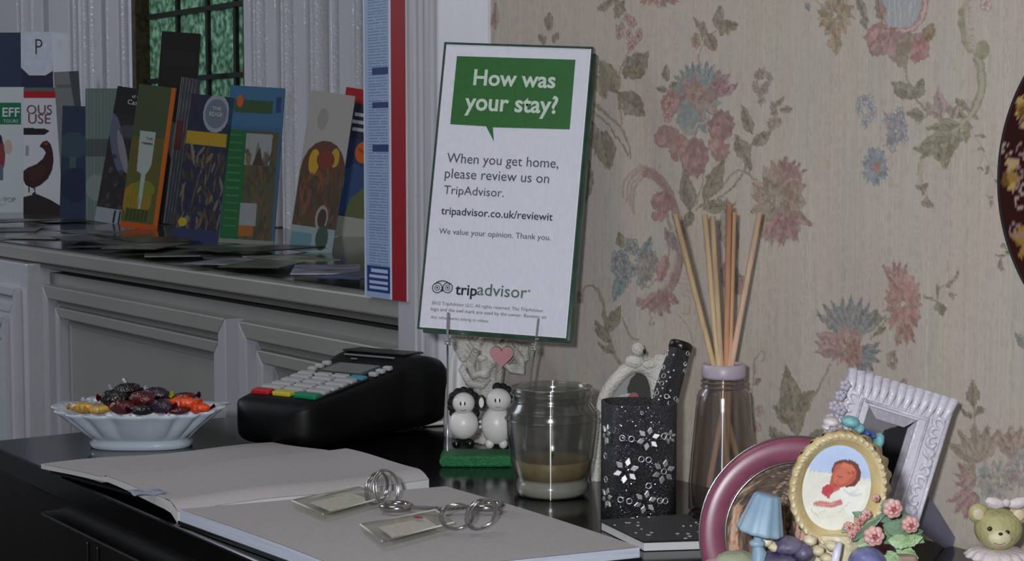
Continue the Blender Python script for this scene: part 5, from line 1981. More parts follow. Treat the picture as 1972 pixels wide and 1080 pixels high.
# ================================================================== ARCHED CHERUB FRAME
def arch_frame():
    b = G(1216, 925, DZ)
    D = depth(b)
    k = D / F
    t = thing('cherub_photo_frame', 'white textured arched photo frame with a cherub on top, behind the studded box', 'photo frame', b, ROTC)
    inv = t.matrix_basis.inverted()
    L = lambda x, y, dd=0: inv @ PD(x, y, D + dd)
    W = mat('rough_white_plaster', (214, 210, 202), .55, var=.1, scale=80, bump=.9, bscale=500)
    outer = [(1138, 925), (1140, 860), (1146, 780), (1156, 748), (1180, 716), (1204, 694), (1232, 684), (1262, 690), (1290, 686), (1284, 712), (1272, 760), (1276, 860), (1280, 925)]
    inner = [(1158, 925), (1160, 860), (1166, 800), (1174, 772), (1190, 748), (1206, 728), (1226, 717), (1242, 722), (1250, 742), (1252, 764), (1254, 790), (1256, 860), (1258, 925)]
    mb = MB()
    n = len(outer)
    O, I = [L(*p) for p in outer], [L(*p) for p in inner]
    mid = [(o + i) / 2 for o, i in zip(O, I)]
    vs = []
    for ring, y in ((O, .004), (O, -.001), (mid, -.006), (I, -.001), (I, .004)):
        vs += [Vector((p.x, y, p.z)) for p in ring]
    fs = []
    for j in range(4):
        for i in range(n - 1):
            fs.append((j * n + i, j * n + i + 1, (j + 1) * n + i + 1, (j + 1) * n + i))
    for i in range(n - 1):
        fs.append((4 * n + i, 4 * n + i + 1, i + 1, i))
    mb.add(vs, fs, True)
    mb.build('frame_rim', W, t, sub=2)
    # cherub on top
    ch = MB()
    ch.ell(L(1228, 672, -.003), (13 * k, 12 * k, 13 * k), n=16, m=12)
    cb = MB().ell(L(1222, 696, -.002), (20 * k, 12 * k, 14 * k), n=16, m=12).ell(L(1250, 702, -.002), (18 * k, 10 * k, 10 * k), n=16, m=12)
    c_ = ch.build('cherub_head', W, t)
    cb.build('cherub_body', W, t)
    MB().ell(L(1241, 677, -.01), (3 * k, 3 * k, 5 * k), n=10, m=8).build('painted_gap_shade', mat('painted_recess_dark', (26, 24, 22), .7), c_)  # solid dark blob painting the shade of a hole beside the head
    MB().prism([(v.x, v.z) for v in (L(1248, 706), L(1262, 680), L(1290, 684), L(1276, 712))], -.004, .0).build('cherub_wing', W, t, bevel=.001)
    # photo
    c = Canvas(60, 120, (150, 152, 148))
    c.ell(.7, .08, .4, .2, (52, 50, 46))
    c.ell(.4, .3, .3, .1, (184, 186, 186))
    c.ell(.55, .25, .14, .06, (170, 90, 96))
    c.ell(.2, .5, .3, .2, (190, 190, 188))
    i0, i1 = L(1160, 925), L(1256, 715)
    top_i = 7
    lz = [p.z for p in I[:top_i]]
    lx = [p.x for p in I[:top_i]]
    rz_, rx_ = [p.z for p in I[top_i - 1:]][::-1], [p.x for p in I[top_i - 1:]][::-1]
    zt = I[top_i - 1].z

    def arch(U, V):
        z = zt * (1 - V)
        xa = np.interp(z, lz, lx) - .0012
        xb = np.interp(z, rz_, rx_) + .0012
        return np.stack([xa + (xb - xa) * U, np.full_like(U, .002), z], -1)
    c.mesh('photo', M_print, arch, t)
    MB().prism([(p.x, p.z) for p in mid], .003, .005).build('backing', mat('black_backing', (16, 16, 16), .6), t)


arch_frame()


# ================================================================== MAUVE ROUND FRAME
def mauve():
    D = .812
    k = D / F
    c = PD(1534, 1028, D)
    lean = Matrix.Rotation(ROTC, 4, 'Z') @ Matrix.Rotation(-.12, 4, 'X')
    t = thing('round_mauve_frame', 'round mauve photo frame with a portrait of dark brown hair', 'photo frame', (c.x, c.y, DZ), rot=Matrix.Rotation(ROTC, 4, 'Z'))
    h = c.z - DZ
    M = Matrix.Translation((0, 0, h)) @ Matrix.Rotation(-.12, 4, 'X') @ Matrix.Rotation(PI / 2, 4, 'X')
    mv = mat('mauve_enamel', (126, 66, 88), .4, var=.14, scale=70, coat=.4)
    R0, R1 = 191 * k, 140 * k
    MB().lathe([(R1, -.003), (R0 - .001, -.003), (R0, -.001), (R0 - .0008, .002), (R0 - 12 * k, .0035), (R1 + 10 * k, .003), (R1 + 2 * k, .0015), (R1, 0), (R1, -.003)], 96, M=M).build('frame_ring', mv, t)
    sv = MB()
    sv.tube([M @ Vector((math.cos(a) * (R1 + .2 * k), math.sin(a) * (R1 + .2 * k), .0015)) for a in np.linspace(0, 2 * PI, 80, endpoint=False)], .0007, 8, closed=True)
    sv.tube([M @ Vector((math.cos(a) * (R0), math.sin(a) * (R0), .0012)) for a in np.linspace(0, 2 * PI, 96, endpoint=False)], .0004, 6, closed=True)
    sv.build('silver_rim', M_chrome, t)
    cv = Canvas(170, 170, (130, 100, 78))
    cv.ell(.5, .55, .46, .5, (120, 84, 60))
    cv.ell(.56, .3, .34, .3, (46, 34, 28))
    r = random.Random(5)
    for i in range(240):
        a = r.uniform(PI * .8, PI * 2.2)
        x0, y0 = .55, .2
        q = [(x0, y0)]
        for s in range(1, 6):
            f = s / 5
            q.append((x0 + math.cos(a) * .5 * f, y0 + f * (.05 + .75 * abs(math.cos(a))) - .14 * math.sin(PI * f)))
        cv.stroke(q, .016, r.choice(((60, 42, 32), (96, 66, 46), (40, 30, 26), (120, 86, 60), (78, 60, 50), (130, 104, 84))), .6)
    cv.ell(.5, .66, .2, .26, (196, 150, 132))
    cv.ell(.08, .7, .06, .2, (150, 104, 70))
    cv.ell(.3, .75, .1, .2, (140, 80, 48), .2, .8)
    for i in range(150):
        x0, x1 = r.uniform(.22, .62), r.uniform(-.05, .5)
        y0, y1 = r.uniform(.0, .16), r.uniform(.5, .95)
        xm = min(x0, x1) - r.uniform(0, .12)
        cv.stroke([(x0, y0), (xm + .1, (y0 + y1) / 2 - .1), (x1 - .02, y1 - .15), (x1, y1)], r.uniform(.006, .016), r.choice(((44, 32, 28), (70, 52, 42), (98, 76, 60), (58, 44, 38), (136, 112, 92), (168, 146, 124), (84, 62, 48), (36, 28, 26))), .75)
    for i in range(16):
        cv.stroke([(r.uniform(.05, .12), .3), (.03 + i * .004, .6), (.1 + i * .01, .95)], .01, r.choice(((196, 170, 150), (150, 96, 66), (176, 120, 84))), .7)
    # circular sheet: map the square canvas onto a disc
    nr, na = 60, 120
    rr_, aa = np.meshgrid(np.linspace(0, 1, nr), np.linspace(0, 2 * PI, na))
    X_, Y_ = rr_ * np.cos(aa), rr_ * np.sin(aa)
    ix = np.clip(((X_ + 1) / 2 * 169).astype(int), 0, 169)
    iy = np.clip(((1 - Y_) / 2 * 169).astype(int), 0, 169)
    co = np.array([M @ Vector((x * R1, y * R1, .0002)) for x, y in zip(X_.ravel(), Y_.ravel())])
    sheet('photo', M_print, [(co, cv.a[iy, ix].reshape(-1, 3), nr, na)], t)
    MB().prism([(-.006, 0), (.006, 0), (.003, .05), (-.003, .05)], .012, .014, Matrix.Rotation(-.3, 4, 'X')).build('easel_leg', M_black_plastic, t)


mauve()


# ================================================================== WHITE RUFFLED FRAME
def ruffle():
    D = .925
    k = D / F
    ang = math.radians(17.2)
    cpx = (1690, 890)
    c = PD(*cpx, D)
    t = thing('ruffled_white_frame', 'square white photo frame with a pleated ruffle border, tilted behind the nursery frame', 'photo frame', (c.x, c.y, DZ), ROTC)
    h = c.z - DZ
    # local frame rotated in the picture plane
    M = Matrix.Translation((0, 0, h)) @ Matrix.Rotation(ang, 4, 'Y') @ Matrix.Rotation(-.08, 4, 'X')
    W = mat('lilac_white_resin', (218, 214, 224), .3, var=.07, scale=60, bump=.35, bscale=300)
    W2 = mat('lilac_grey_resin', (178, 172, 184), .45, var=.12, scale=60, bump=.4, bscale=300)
    hw, zt, zb = 107 * k, 158 * k, -186 * k
    bw = 58 * k
    # backing
    MB().box((0, .004, (zt + zb) / 2), (2 * hw - .003, .005, zt - zb - .003), M).build('backing', M_black_plastic, t)
    # base border, four mitred boards
    def board(pts, name, m, y0=-.002, y1=.003, bev=.0008):
        MB().prism(pts, y0, y1, M).build(name, m, t, bevel=bev)
    i_ = bw
    board([(-hw, zt), (hw, zt), (hw - i_, zt - i_), (-hw + i_, zt - i_)], 'top_border', W)
    board([(hw, zt), (hw, zb), (hw - i_, zb + i_), (hw - i_, zt - i_)], 'side_border', W)
    board([(-hw, zt), (-hw + i_, zt - i_), (-hw + i_, zb + i_), (-hw, zb)], 'side_border', W)
    board([(-hw, zb), (-hw + i_, zb + i_), (hw - i_, zb + i_), (hw, zb)], 'bottom_border', W)
    # pleats along the top, fanning at the corners
    N = 13
    for i in range(N):
        f = (i + .5) / N
        x = -hw + 2 * hw * f
        fan = (f - .5) * .5
        z0, z1 = zt - 44 * k, zt + 2 * k
        a = M @ Vector((x - fan * 20 * k, -.003, z0))
        b = M @ Vector((x, -.0052, (z0 + z1) / 2))
        c2 = M @ Vector((x + fan * 22 * k, -.004, z1))
        MB().tube([a, b, c2], [5.5 * k, 8.2 * k, 9.2 * k], 10).build('pleat', W, t)
    # scrolled relief down the sides
    r = random.Random(2)
    for sx in (-1, 1):
        nn = 13
        for i in range(nn):
            z = zt - 50 * k - (zt - zb - 90 * k) * i / nn
            x = sx * (hw - 20 * k)
            pts = []
            for s in range(9):
                a = s / 8 * 4.4 + i
                pts.append(M @ Vector((x + 11 * k * math.cos(a) * (1 - s * .05), -.0035 - .0008 * math.sin(s), z + 9 * k * math.sin(a))))
            MB().tube(pts, [2.5 * k + 3 * k * math.sin(PI * s / 8) for s in range(9)], 8).build('scroll', W, t)
        MB().tube([M @ Vector((sx * (hw - 2 * k), -.003, zt - 10 * k)), M @ Vector((sx * (hw - 2 * k), -.003, zb))], 4.5 * k, 10).build('outer_bead', W, t)
        MB().tube([M @ Vector((sx * (hw - 40 * k), -.003, zt - 46 * k)), M @ Vector((sx * (hw - 40 * k), -.003, zb + 40 * k))], 3 * k, 10).build('inner_bead', W, t)
    MB().tube([M @ Vector((-hw + 46 * k, -.003, zt - 50 * k)), M @ Vector((hw - 42 * k, -.003, zt - 50 * k))], 3 * k, 10).build('inner_bead', W, t)
    # inner bevel
    j = bw + 20 * k
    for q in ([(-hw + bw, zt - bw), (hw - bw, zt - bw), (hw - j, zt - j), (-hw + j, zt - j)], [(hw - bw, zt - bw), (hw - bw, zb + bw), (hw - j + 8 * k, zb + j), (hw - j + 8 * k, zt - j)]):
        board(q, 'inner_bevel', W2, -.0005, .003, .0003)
    cv = Canvas(70, 110, (22, 22, 26))
    cv.poly([(0, 0), (1, 0), (.45, .16), (.3, .5), (0, .5)], (120, 118, 124))  # pale grey corner is glare painted into the picture
    cv.ell(.3, .5, .3, .1, (50, 46, 50))
    w_, zt_, zb_ = hw - bw, zt - bw, zb + bw
    cv.mesh('photo', M_print, lambda U, V: np.array([M @ Vector((-w_ + 2 * w_ * u, .0008, zt_ + (zb_ - zt_) * v)) for u, v in zip(U, V)]), t)
    # small lilac blooms on the upper left edge
    for (x, y) in ((1628, 742), (1618, 762), (1606, 782), (1600, 806), (1620, 790), (1612, 822), (1630, 810), (1596, 826)):
        p = t.matrix_basis.inverted() @ PD(x, y, D - .008)
        mb = MB()
        for q in range(5):
            a = q * 2 * PI / 5
            mb.ell(p + Vector((6 * k * math.cos(a), 0, 6 * k * math.sin(a))), (5.5 * k, 3 * k, 5.5 * k), n=10, m=6)
        mb.build('blossom', mat('pale_lilac_resin', (178, 172, 190), .45), t)
    # easel leg
    inv = t.matrix_basis.inverted()
    a, b, c3, d = (inv @ PD(1782, 948, .945), inv @ PD(1858, 1062, .985), inv @ PD(1852, 1078, .985), inv @ PD(1762, 1016, .945))
    th = Vector((0, .002, 0))
    MB().add([a, b, c3, d, a + th, b + th, c3 + th, d + th], [(0, 1, 2, 3), (7, 6, 5, 4), (0, 4, 5, 1), (1, 5, 6, 2), (2, 6, 7, 3), (3, 7, 4, 0)]).build('easel_leg', mat('grey_lilac_card', (126, 124, 146), .5), t)


ruffle()


# ================================================================== NURSERY FRAME WITH THE SLEEPING BABY
def nursery():
    D = .745
    k = D / F
    cx_, cy_ = 1612, 940
    c = PD(cx_, cy_, D)
    t = thing('nursery_photo_frame', 'oval cream resin frame with a sleeping baby picture, roses and a blue lamp', 'photo frame', (c.x, c.y, DZ), ROTC)
    inv = t.matrix_basis.inverted()
    h = c.z - DZ
    L = lambda x, y, dd=0: inv @ PD(x, y, D + dd)
    tilt = math.radians(10)
    M = Matrix.Translation((0, 0, h)) @ Matrix.Rotation(tilt, 4, 'Y')
    cream = mat('antique_cream_resin', (196, 182, 148), .45, rgb2=(220, 210, 182), scale=90, bump=.5, bscale=350)
    ochre = mat('ochre_resin', (186, 164, 112), .5, rgb2=(206, 188, 140), scale=60, bump=.3, bscale=200)
    rx, ry = 93, 113

    def oval(f, n=72, g=0.0, lob=0):
        return [Vector((math.cos(2 * PI * i / n) * (rx * f) * (1 + g * math.sin(lob * 2 * PI * i / n)) * k, 0, math.sin(2 * PI * i / n) * (ry * f) * (1 + g * math.sin(lob * 2 * PI * i / n)) * k)) for i in range(n)]
    # body: scalloped shell going back and to the right
    vs, fs = [], []
    n = 96
    secs = [(1.0, 0, 0, .03), (1.02, 5, .004, .03), (1.0, 18, .010, .035), (.96, 34, .018, .04), (.88, 42, .024, .04)]
    for f, dx, dy, g in secs:
        for p in oval(f, n, g, 22):
            vs.append(M @ (p + Vector((dx * k, dy, -dx * .15 * k))))
    for j in range(len(secs) - 1):
        for i in range(n):
            fs.append((j * n + i, j * n + (i + 1) % n, (j + 1) * n + (i + 1) % n, (j + 1) * n + i))
    fs.append(tuple((len(secs) - 1) * n + i for i in range(n)))
    MB().add(vs, fs, True).build('shell_back', ochre, t)
    # rim face between photo opening and outer edge
    vs, fs = [], []
    prof = [(1.0, .001), (1.0, -.003), (.94, -.0045), (.86, -.003), (.80, .000), (.72, .0015), (.70, .002)]
    for f, y in prof:
        for p in oval(f, n, .015 if f > .93 else 0, 26):
            vs.append(M @ (p + Vector((0, y, 0))))
    for j in range(len(prof) - 1):
        for i in range(n):
            fs.append((j * n + i, j * n + (i + 1) % n, (j + 1) * n + (i + 1) % n, (j + 1) * n + i))
    MB().add(vs, fs, True).build('oval_rim', ochre, t)
    # rope beads round the rim
    N = 44
    for i in range(N):
        a = 2 * PI * i / N
        p = M @ Vector((math.cos(a) * rx * .95 * k, -.0048, math.sin(a) * ry * .95 * k))
        ta = math.atan2(math.cos(a) * ry, -math.sin(a) * rx)
        MB().ell(p, (6.4 * k, 3.4 * k, 3.8 * k), Matrix.Rotation(tilt - ta + .5, 4, 'Y'), n=10, m=6).build('rope_bead', cream, t)
    # photo
    cv = Canvas(130, 190, (186, 192, 214))
    cv.rect(0, 0, 1, .34, (176, 192, 224))
    cv.rect(0, .34, 1, 1, (214, 214, 204))
    cv.stroke([(0, .36), (.4, .34)], .01, (170, 176, 186), .8, False)
    cv.poly([(.35, .52), (.6, .4), (1, .36), (1, 1), (.1, 1), (.1, .8)], (222, 220, 208))
    P = lambda x, y: ((x - 1549) / 126, (y - 848) / 178)
    for pts, cc, al in (([(1600, 885), (1612, 878), (1628, 876), (1642, 882), (1650, 896), (1651, 912), (1644, 926), (1634, 934), (1600, 920), (1596, 900)], (104, 62, 52), 1),
                        ([(1602, 890), (1616, 883), (1632, 885), (1642, 897), (1643, 912), (1636, 924), (1624, 932), (1608, 940), (1598, 936), (1597, 920), (1600, 904)], (178, 92, 74), 1),
                        ([(1606, 900), (1620, 892), (1632, 896), (1636, 908), (1628, 922), (1612, 930), (1602, 924), (1602, 912)], (200, 112, 90), .8),
                        ([(1615, 884), (1632, 886), (1640, 896), (1626, 894), (1610, 894)], (206, 124, 98), .7),
                        ([(1598, 930), (1612, 928), (1618, 938), (1606, 948), (1594, 950)], (186, 88, 80), .9),
                        ([(1586, 940), (1594, 932), (1606, 938), (1606, 950), (1596, 958), (1586, 952)], (182, 66, 76), 1),
                        ([(1596, 950), (1604, 948), (1602, 960), (1598, 962)], (186, 84, 84), 1),
                        ([(1574, 974), (1586, 968), (1606, 968), (1624, 958), (1628, 968), (1610, 978), (1590, 980), (1576, 980)], (190, 120, 116), 1),
                        ([(1580, 974), (1600, 972), (1618, 964), (1612, 972), (1592, 977)], (212, 150, 142), .7),
                        ([(1620, 936), (1640, 928), (1664, 922), (1668, 960), (1650, 990), (1630, 976), (1630, 956), (1612, 950)], (228, 228, 220), 1),
                        ([(1634, 944), (1644, 936), (1650, 944), (1642, 950)], (176, 196, 204), .5)):
        cv.poly([P(*q) for q in pts], cc, al)
    for q, w_, cc in (([(1608, 912), (1614, 914), (1619, 911)], .012, (110, 54, 48)), ([(1626, 902), (1632, 903), (1636, 900)], .012, (110, 54, 48)), ([(1612, 918), (1610, 925), (1615, 927)], .01, (150, 70, 60)), ([(1606, 932), (1612, 931)], .014, (150, 48, 52)), ([(1640, 960), (1620, 990), (1590, 1006)], .012, (200, 200, 192)), ([(1600, 985), (1580, 1000)], .012, (198, 196, 186)), ([(1652, 930), (1636, 950)], .012, (204, 206, 204))):
        cv.stroke([P(*x) for x in q], w_, cc, .8)
    cv.stroke([(.24, .72), (.2, .8), (.32, .86)], .014, (180, 176, 166), .7)
    cv.stroke([(.6, .5), (.75, .56), (.9, .5)], .014, (196, 196, 188), .8)
    nr, na = 50, 110
    rr_, aa = np.meshgrid(np.linspace(0, 1, nr), np.linspace(0, 2 * PI, na))
    X_, Y_ = rr_ * np.cos(aa), rr_ * np.sin(aa)
    ix = np.clip(((X_ + 1) / 2 * 129).astype(int), 0, 129)
    iy = np.clip(((1 - Y_) / 2 * 189).astype(int), 0, 189)
    co = np.array([M @ Vector((x * rx * .715 * k, .001, z * ry * .76 * k)) for x, z in zip(X_.ravel(), Y_.ravel())])
    sheet('photo', M_print, [(co, cv.a[iy, ix].reshape(-1, 3), nr, na)], t)
    # ---- base the whole piece stands on
    sage = mat('sage_resin', (150, 156, 130), .5, var=.15, scale=60, bump=.4, bscale=250)
    MB().lathe([(0, 0), (.044, 0), (.046, .002), (.044, .006), (.036, .010), (.0, .011)], 48, (0, .004, 0), sx=1.1, sy=.55, mod=lambda a, z: 1 + .04 * math.sin(a * 9)).build('base', sage, t)
    MB().lathe([(.012, .006), (.010, .02), (.012, h - ry * .8 * k)], 20, (0, .006, 0)).build('pedestal', cream, t)
    # ---- lamp
    blue = mat('sky_blue_resin', (126, 152, 174), .5, rgb2=(150, 172, 188), scale=60)
    q0, q1 = L(1478, 952, -.02), L(1463, 1022, -.02)
    axis = (q0 - q1).normalized()
    M2 = Matrix.Translation(q1) @ axis.to_track_quat('Z', 'Y').to_matrix().to_4x4()
    H_ = (q0 - q1).length
    lp = MB().lathe([(41 * k, -.001), (44 * k, 0), (43 * k, .001), (25 * k, H_ * .95), (22 * k, H_), (0, H_)], 48, M=M2, mod=lambda a, z: 1 + .045 * math.sin(a * 10)).build('lamp_shade', blue, t)
    MB().tube([L(1462, 1020, -.02), L(1458, 1048, -.02), L(1462, 1064, -.02), L(1460, 1090, -.02)], [9 * k, 8 * k, 15 * k, 10 * k], 14).build('lamp_stem', blue, t)
    MB().ell(L(1458, 1046, -.02), (16 * k, 12 * k, 9 * k), n=14, m=10).build('lamp_bulb_knob', blue, t)
    # ---- bedside bits at the bottom
    pur = mat('dark_purple_resin', (66, 58, 84), .45, rgb2=(112, 106, 130), scale=120, bump=.4, bscale=300)
    for x, y, a_, b_, m in ((1515, 1050, 34, 18, pur), (1545, 1062, 22, 20, pur), (1500, 1076, 40, 16, pur), (1420, 1082, 44, 22, sage), (1385, 1096, 36, 22, mat('pink_grey_resin', (176, 150, 146), .5))):
        MB().ell(L(x, y, -.014), (a_ * k, .008, b_ * k), n=18, m=10, mod=lambda q: 1 + .05 * math.sin(q.x * 11) * math.sin(q.z * 9)).build('draped_cloth', m, t)
    for x, y in ((1475, 1042), (1490, 1052), (1560, 1040), (1575, 1060), (1590, 1074), (1600, 1050)):
        MB().ell(L(x, y, -.016), (13 * k, .004, 10 * k), n=12, m=8, mod=lambda q: 1 + .08 * math.sin(q.x * 13 + q.z * 7)).build('pebble', cream, t)
    vio = mat('violet_blue_glaze', (84, 88, 134), .3, rgb2=(136, 140, 186), scale=70)
    MB().ell(L(1670, 1085, -.02), (36 * k, .010, 32 * k), n=24, m=14).build('blue_ball', vio, t)
    MB().tube([L(1618, 1044, -.02), L(1612, 1062, -.02), L(1606, 1090, -.02)], [5 * k, 8 * k, 8 * k], 10).build('white_candle', mat('lilac_white_resin2', (206, 204, 222), .4), t)
    MB().box(L(1744, 1082, -.01), (40 * k, .006, 30 * k)).build('terracotta_pot', mat('taupe_resin', (150, 126, 112), .5), t, bevel=.0015)
    # ---- leaves and roses at the right
    gd, gl_ = mat('dark_green_resin', (92, 120, 98), .5, rgb2=(118, 144, 116), scale=100, bump=.3, bscale=300), mat('light_green_resin', (134, 166, 114), .5, rgb2=(166, 190, 148), scale=120, bump=.5, bscale=400)

    def rleaf(x, y, ang, Ln, Wd, m, dd=-.012):
        p = L(x, y, dd)
        a = math.radians(ang)
        Mx = Matrix.Translation(p) @ Matrix.Rotation(-a, 4, 'Y') @ Matrix.Rotation(random.uniform(-.4, .4), 4, 'X')
        pts = []
        nn = 10
        up = [(Ln * i / nn * k, Wd / 2 * k * math.sin(PI * (i / nn) ** .8) * (1.15 if i % 2 else 1)) for i in range(nn + 1)]
        out = up + [(a_, -b_) for a_, b_ in up[::-1][1:-1]]
        vs = [Mx @ Vector((p_[0], -abs(p_[1]) * .3, p_[1])) for p_ in out] + [Mx @ Vector((p_[0], .0009 - abs(p_[1]) * .3, p_[1])) for p_ in out]
        n_ = len(out)
        mid0, mid1 = Mx @ Vector((Ln * .5 * k, -.0004, 0)), Mx @ Vector((Ln * .5 * k, .0014, 0))
        vs += [mid0, mid1]
        fs = [(2 * n_, (i + 1) % n_, i) for i in range(n_)] + [(2 * n_ + 1, n_ + i, n_ + (i + 1) % n_) for i in range(n_)] + [(i, (i + 1) % n_, n_ + (i + 1) % n_, n_ + i) for i in range(n_)]
        MB().add(vs, fs).build('leaf', m, t)
    for (x, y, a, Ln, Wd, m) in ((1690, 1000, 20, 44, 26, gd), (1700, 1010, -20, 56, 28, gd), (1715, 1010, 30, 40, 22, gd), (1660, 1020, 35, 56, 14, gd), (1640, 1042, 40, 70, 14, gd), (1735, 1030, 10, 44, 24, gd), (1700, 985, 60, 30, 20, gd), (1710, 1040, -5, 52, 26, gl_), (1725, 1055, -25, 50, 26, gl_), (1735, 1045, 15, 44, 22, gl_), (1650, 1050, 20, 40, 22, gl_), (1640, 1062, -20, 40, 20, gl_), (1745, 1060, -50, 36, 20, gl_), (1710, 1060, -60, 40, 22, gl_), (1680, 1056, 200, 36, 20, gl_), (1755, 1030, -30, 30, 18, gl_), (1668, 1000, 150, 30, 16, gd), (1640, 1010, 215, 26, 14, gd), (1700, 1070, -40, 40, 24, gl_), (1690, 1020, -45, 40, 26, gd)):
        rleaf(x, y, a, Ln, Wd, m, random.uniform(-.016, -.008))
    pk, pk2 = mat('pale_rose_resin', (200, 146, 142), .5, rgb2=(214, 172, 164), scale=150), mat('deep_rose_resin', (170, 78, 88), .45)

    def rose(x, y, r, dd=-.02):
        p = L(x, y, dd)
        rs = MB()
        for ring, (f, nn) in enumerate(((1.0, 7), (.68, 5))):
            for i in range(nn):
                a = 2 * PI * i / nn + ring * .4
                rs.ell(p + Vector((math.cos(a) * r * f * .62 * k, -ring * .0012, math.sin(a) * r * f * .62 * k)), (r * .42 * f * k, .0016, r * .42 * f * k), Matrix.Rotation(-a, 4, 'Y'), n=12, m=8)
        o = rs.build('rose', pk, t)
        pts = []
        for i in range(22):
            a = i * .55
            rr2 = r * .08 * k + r * .36 * k * i / 22
            pts.append(p + Vector((rr2 * math.cos(a), -.003 + .00006 * i, rr2 * math.sin(a))))
        MB().tube(pts, r * .085 * k, 6).build('rose_heart', pk2, o)
        return o
    for x, y, r in ((1719, 979, 19), (1753, 1010, 17), (1683, 1032, 20), (1634, 1014, 10), (1655, 1000, 11), (1668, 990, 10), (1650, 1018, 8), (1640, 1028, 9), (1686, 958, 8)):
        rose(x, y, r, -.022 if r > 12 else -.014)
    # ---- blue bow and birds at the top back
    tl = mat('turquoise_resin', (84, 146, 158), .5, rgb2=(126, 178, 182), scale=70)
    for x, y, a_, b_, rt, m in ((1638, 812, 18, 12, .2, tl), (1652, 826, 14, 10, -.5, tl), (1692, 848, 10, 16, .2, tl), (1668, 832, 8, 6, 0, mat('royal_blue_resin', (60, 90, 160), .4)), (1600, 812, 16, 10, .1, mat('white_pebble', (206, 198, 200), .45)), (1590, 822, 8, 6, .1, mat('white_pebble', (206, 198, 200), .45)), (1680, 838, 6, 5, 0, mat('royal_blue_resin', (60, 90, 160), .4))):
        MB().ell(L(x, y, .016), (a_ * k * 1.02, .005, b_ * k), Matrix.Rotation(rt, 4, 'Y'), n=14, m=8, mod=lambda q: 1 + .12 * math.sin(q.x * 8) * math.sin(q.z * 7)).build('bow_loop', m, t)


nursery()


# ================================================================== TEDDY FIGURINE
def teddy():
    D = .885
    k = D / F
    c = PD(1922, 1020, D)
    t = thing('teddy_figurine', 'small yellow teddy figurine with white bow and frilly pink-white dress', 'figurine', (c.x, c.y, DZ), ROTC)
    inv = t.matrix_basis.inverted()
    L = lambda x, y, dd=0: inv @ PD(x, y, D + dd)
    fur = mat('pale_yellow_resin', (190, 184, 132), .5, rgb2=(172, 168, 118), scale=120, bump=.5, bscale=500)
    wht = mat('white_lace_resin', (224, 214, 216), .5, var=.06, bump=.3, bscale=400)
    # the whole bear as one smooth mesh
    body = MB()
    body.ell(L(1922, 1018), (46 * k, 40 * k, 41 * k), n=32, m=22)
    fur_o = body.build('head', fur, t)
    for x, y in ((1884, 988), (1962, 990)):
        e = MB().ell(L(x, y, .002), (20 * k, 11 * k, 20 * k), n=20, m=12).build('ear', fur, t)
        MB().ell(L(x, y + 2, -.0025), (12 * k, 4 * k, 12 * k), n=14, m=8).build('inner_ear', mat('cream_ear', (216, 200, 168), .5), e)
    MB().ell(L(1925, 1036, -.0095), (23 * k, 15 * k, 17 * k), n=20, m=12).build('muzzle', mat('pale_cream_resin', (222, 216, 176), .5), t)
    dk = mat('brown_black_paint', (50, 40, 36), .3)
    MB().ell(L(1927, 1028, -.0140), (4.5 * k, 3 * k, 3 * k), n=12, m=8).build('nose', dk, t)
    for x, y in ((1906, 1018), (1940, 1025)):
        MB().ell(L(x, y, -.0108), (5 * k, 3 * k, 4.6 * k), n=12, m=8).build('eye', dk, t)
    MB().tube([L(1914, 1046, -.0135), L(1926, 1049, -.0142), L(1936, 1045, -.0135)], .9 * k, 6).build('mouth', mat('faded_pink_paint', (176, 120, 110), .5), t)
    for i in (-1, 1):
        MB().ell(L(1938 + i * 22, 968, -.006), (20 * k, 8 * k, 11 * k), Matrix.Rotation(-.25 * i, 4, 'Y'), n=16, m=10, mod=lambda q: 1 + .08 * math.sin(q.z * 12)).build('bow_loop', wht, t)
    MB().ell(L(1938, 968, -.009), (8 * k, 6 * k, 8 * k), n=12, m=8).build('bow_knot', wht, t)
    # frilled collar and dress
    hh = inv @ PD(1922, 1062, D)
    MB().lathe([(20 * k, hh.z + .002), (50 * k, hh.z + .001), (62 * k, hh.z - .002), (60 * k, hh.z - .003), (20 * k, hh.z - .001)], 72, mod=lambda a, z: 1 + .06 * math.sin(a * 16)).build('collar', wht, t)
    MB().lathe([(0, 0), (64 * k, 0), (66 * k, .002), (46 * k, hh.z * .6), (34 * k, hh.z), (0, hh.z + .001)], 60, mod=lambda a, z: 1 + .04 * math.sin(a * 11)).build('dress', mat('pink_white_resin', (226, 206, 212), .5, rgb2=(206, 190, 222), scale=300), t)
    for s in (-1, 1):
        MB().tube([Vector((s * 34 * k, -.004, hh.z - .002)), Vector((s * 58 * k, -.010, hh.z * .6)), Vector((s * 40 * k, -.016, hh.z * .45))], [9 * k, 10 * k, 9 * k], 12).build('arm', fur, t)


teddy()


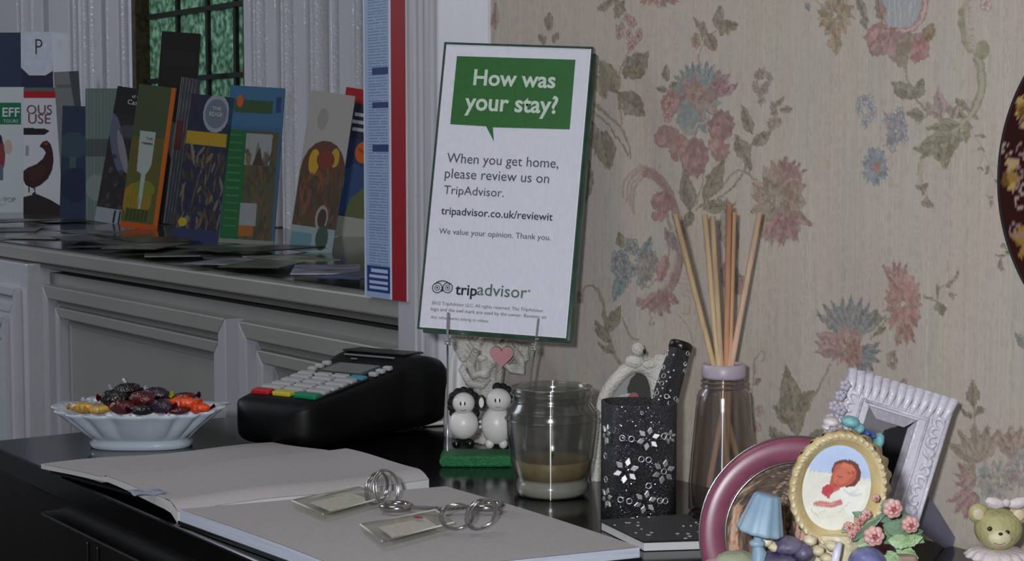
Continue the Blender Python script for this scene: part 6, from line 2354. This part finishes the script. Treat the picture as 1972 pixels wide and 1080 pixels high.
# ================================================================== PLATE ON THE WALL
def plate():
    p = WL(1972, 338, 0)
    X_c = -.6106 + 0.1018 + .0015
    pl = WL(1928, 336, -.012)
    xc = pl.x + .1
    t = thing('wall_plate', 'dark red and gilt decorated plate hanging at the right edge of the wallpaper', 'plate', (xc, 0, p.z))
    M = Matrix.Rotation(PI / 2, 4, 'X')
    MB().lathe([(0, .002), (.055, .002), (.06, .004), (.095, .0125), (.1, .0135), (.1, .0138), (.094, .0118), (.06, .0065), (.055, .0045), (0, .0045)], 96, M=M).build('plate_body', mat('green_black_glaze', (44, 56, 56), .2), t)
    cv = Canvas(320, 320, (58, 18, 18))
    cv.ell(.5, .5, .5, .5, (40, 50, 52), n=60)
    cv.ell(.5, .5, .493, .493, (48, 16, 15), n=60)
    r = random.Random(8)
    for i in range(16):
        a = 2 * PI * i / 16
        x, y = .5 + .455 * math.cos(a), .5 + .455 * math.sin(a)
        for q in range(14):
            b = r.uniform(0, 2 * PI)
            cv.ell(x + .025 * math.cos(b) * r.random(), y + .045 * math.sin(b) * r.random(), .012, .014, r.choice(((146, 112, 58), (178, 148, 92), (104, 76, 36))), b, .9, 8)
    for i in range(150):
        a = r.uniform(0, 2 * PI)
        q = r.uniform(.36, .485)
        x, y = .5 + q * math.cos(a), .5 + q * math.sin(a)
        b = r.uniform(0, 6)
        pts = [(x + .018 * math.cos(b + s * .9) * (1 - s * .1), y + .022 * math.sin(b + s * .9) * (1 - s * .1)) for s in range(6)]
        cv.stroke(pts, .006, r.choice(((140, 116, 114), (160, 140, 132), (110, 50, 46))), .9)
    cv.ell(.5, .5, .27, .27, (70, 24, 22), n=50)
    for i in range(10):
        a = 2 * PI * i / 10
        cv.ell(.5 + .14 * math.cos(a), .5 + .14 * math.sin(a), .06, .04, (150, 120, 70), a, .9)
    cv.ell(.5, .5, .07, .07, (190, 160, 100))
    nr, na = 110, 300
    prof = lambda f: .0046 if f < .55 else (.0046 + .002 * (f - .55) / .05 if f < .6 else .0066 + .0079 * (f - .6) / .4)
    rr_, aa = np.meshgrid(np.linspace(0, 1, nr), np.linspace(0, 2 * PI, na))
    X_, Y_ = rr_ * np.cos(aa), rr_ * np.sin(aa)
    ix = np.clip(((X_ + 1) / 2 * 319).astype(int), 0, 319)
    iy = np.clip(((1 - Y_) / 2 * 319).astype(int), 0, 319)
    co = np.stack([X_.ravel() * .1003, -np.array([prof(f) for f in rr_.ravel()]) - .0006, Y_.ravel() * .1003], -1)
    sheet('glazed_print', paint_mat('plate_glaze', .15, .6), [(co, cv.a[iy, ix].reshape(-1, 3), nr, na)], t)


plate()
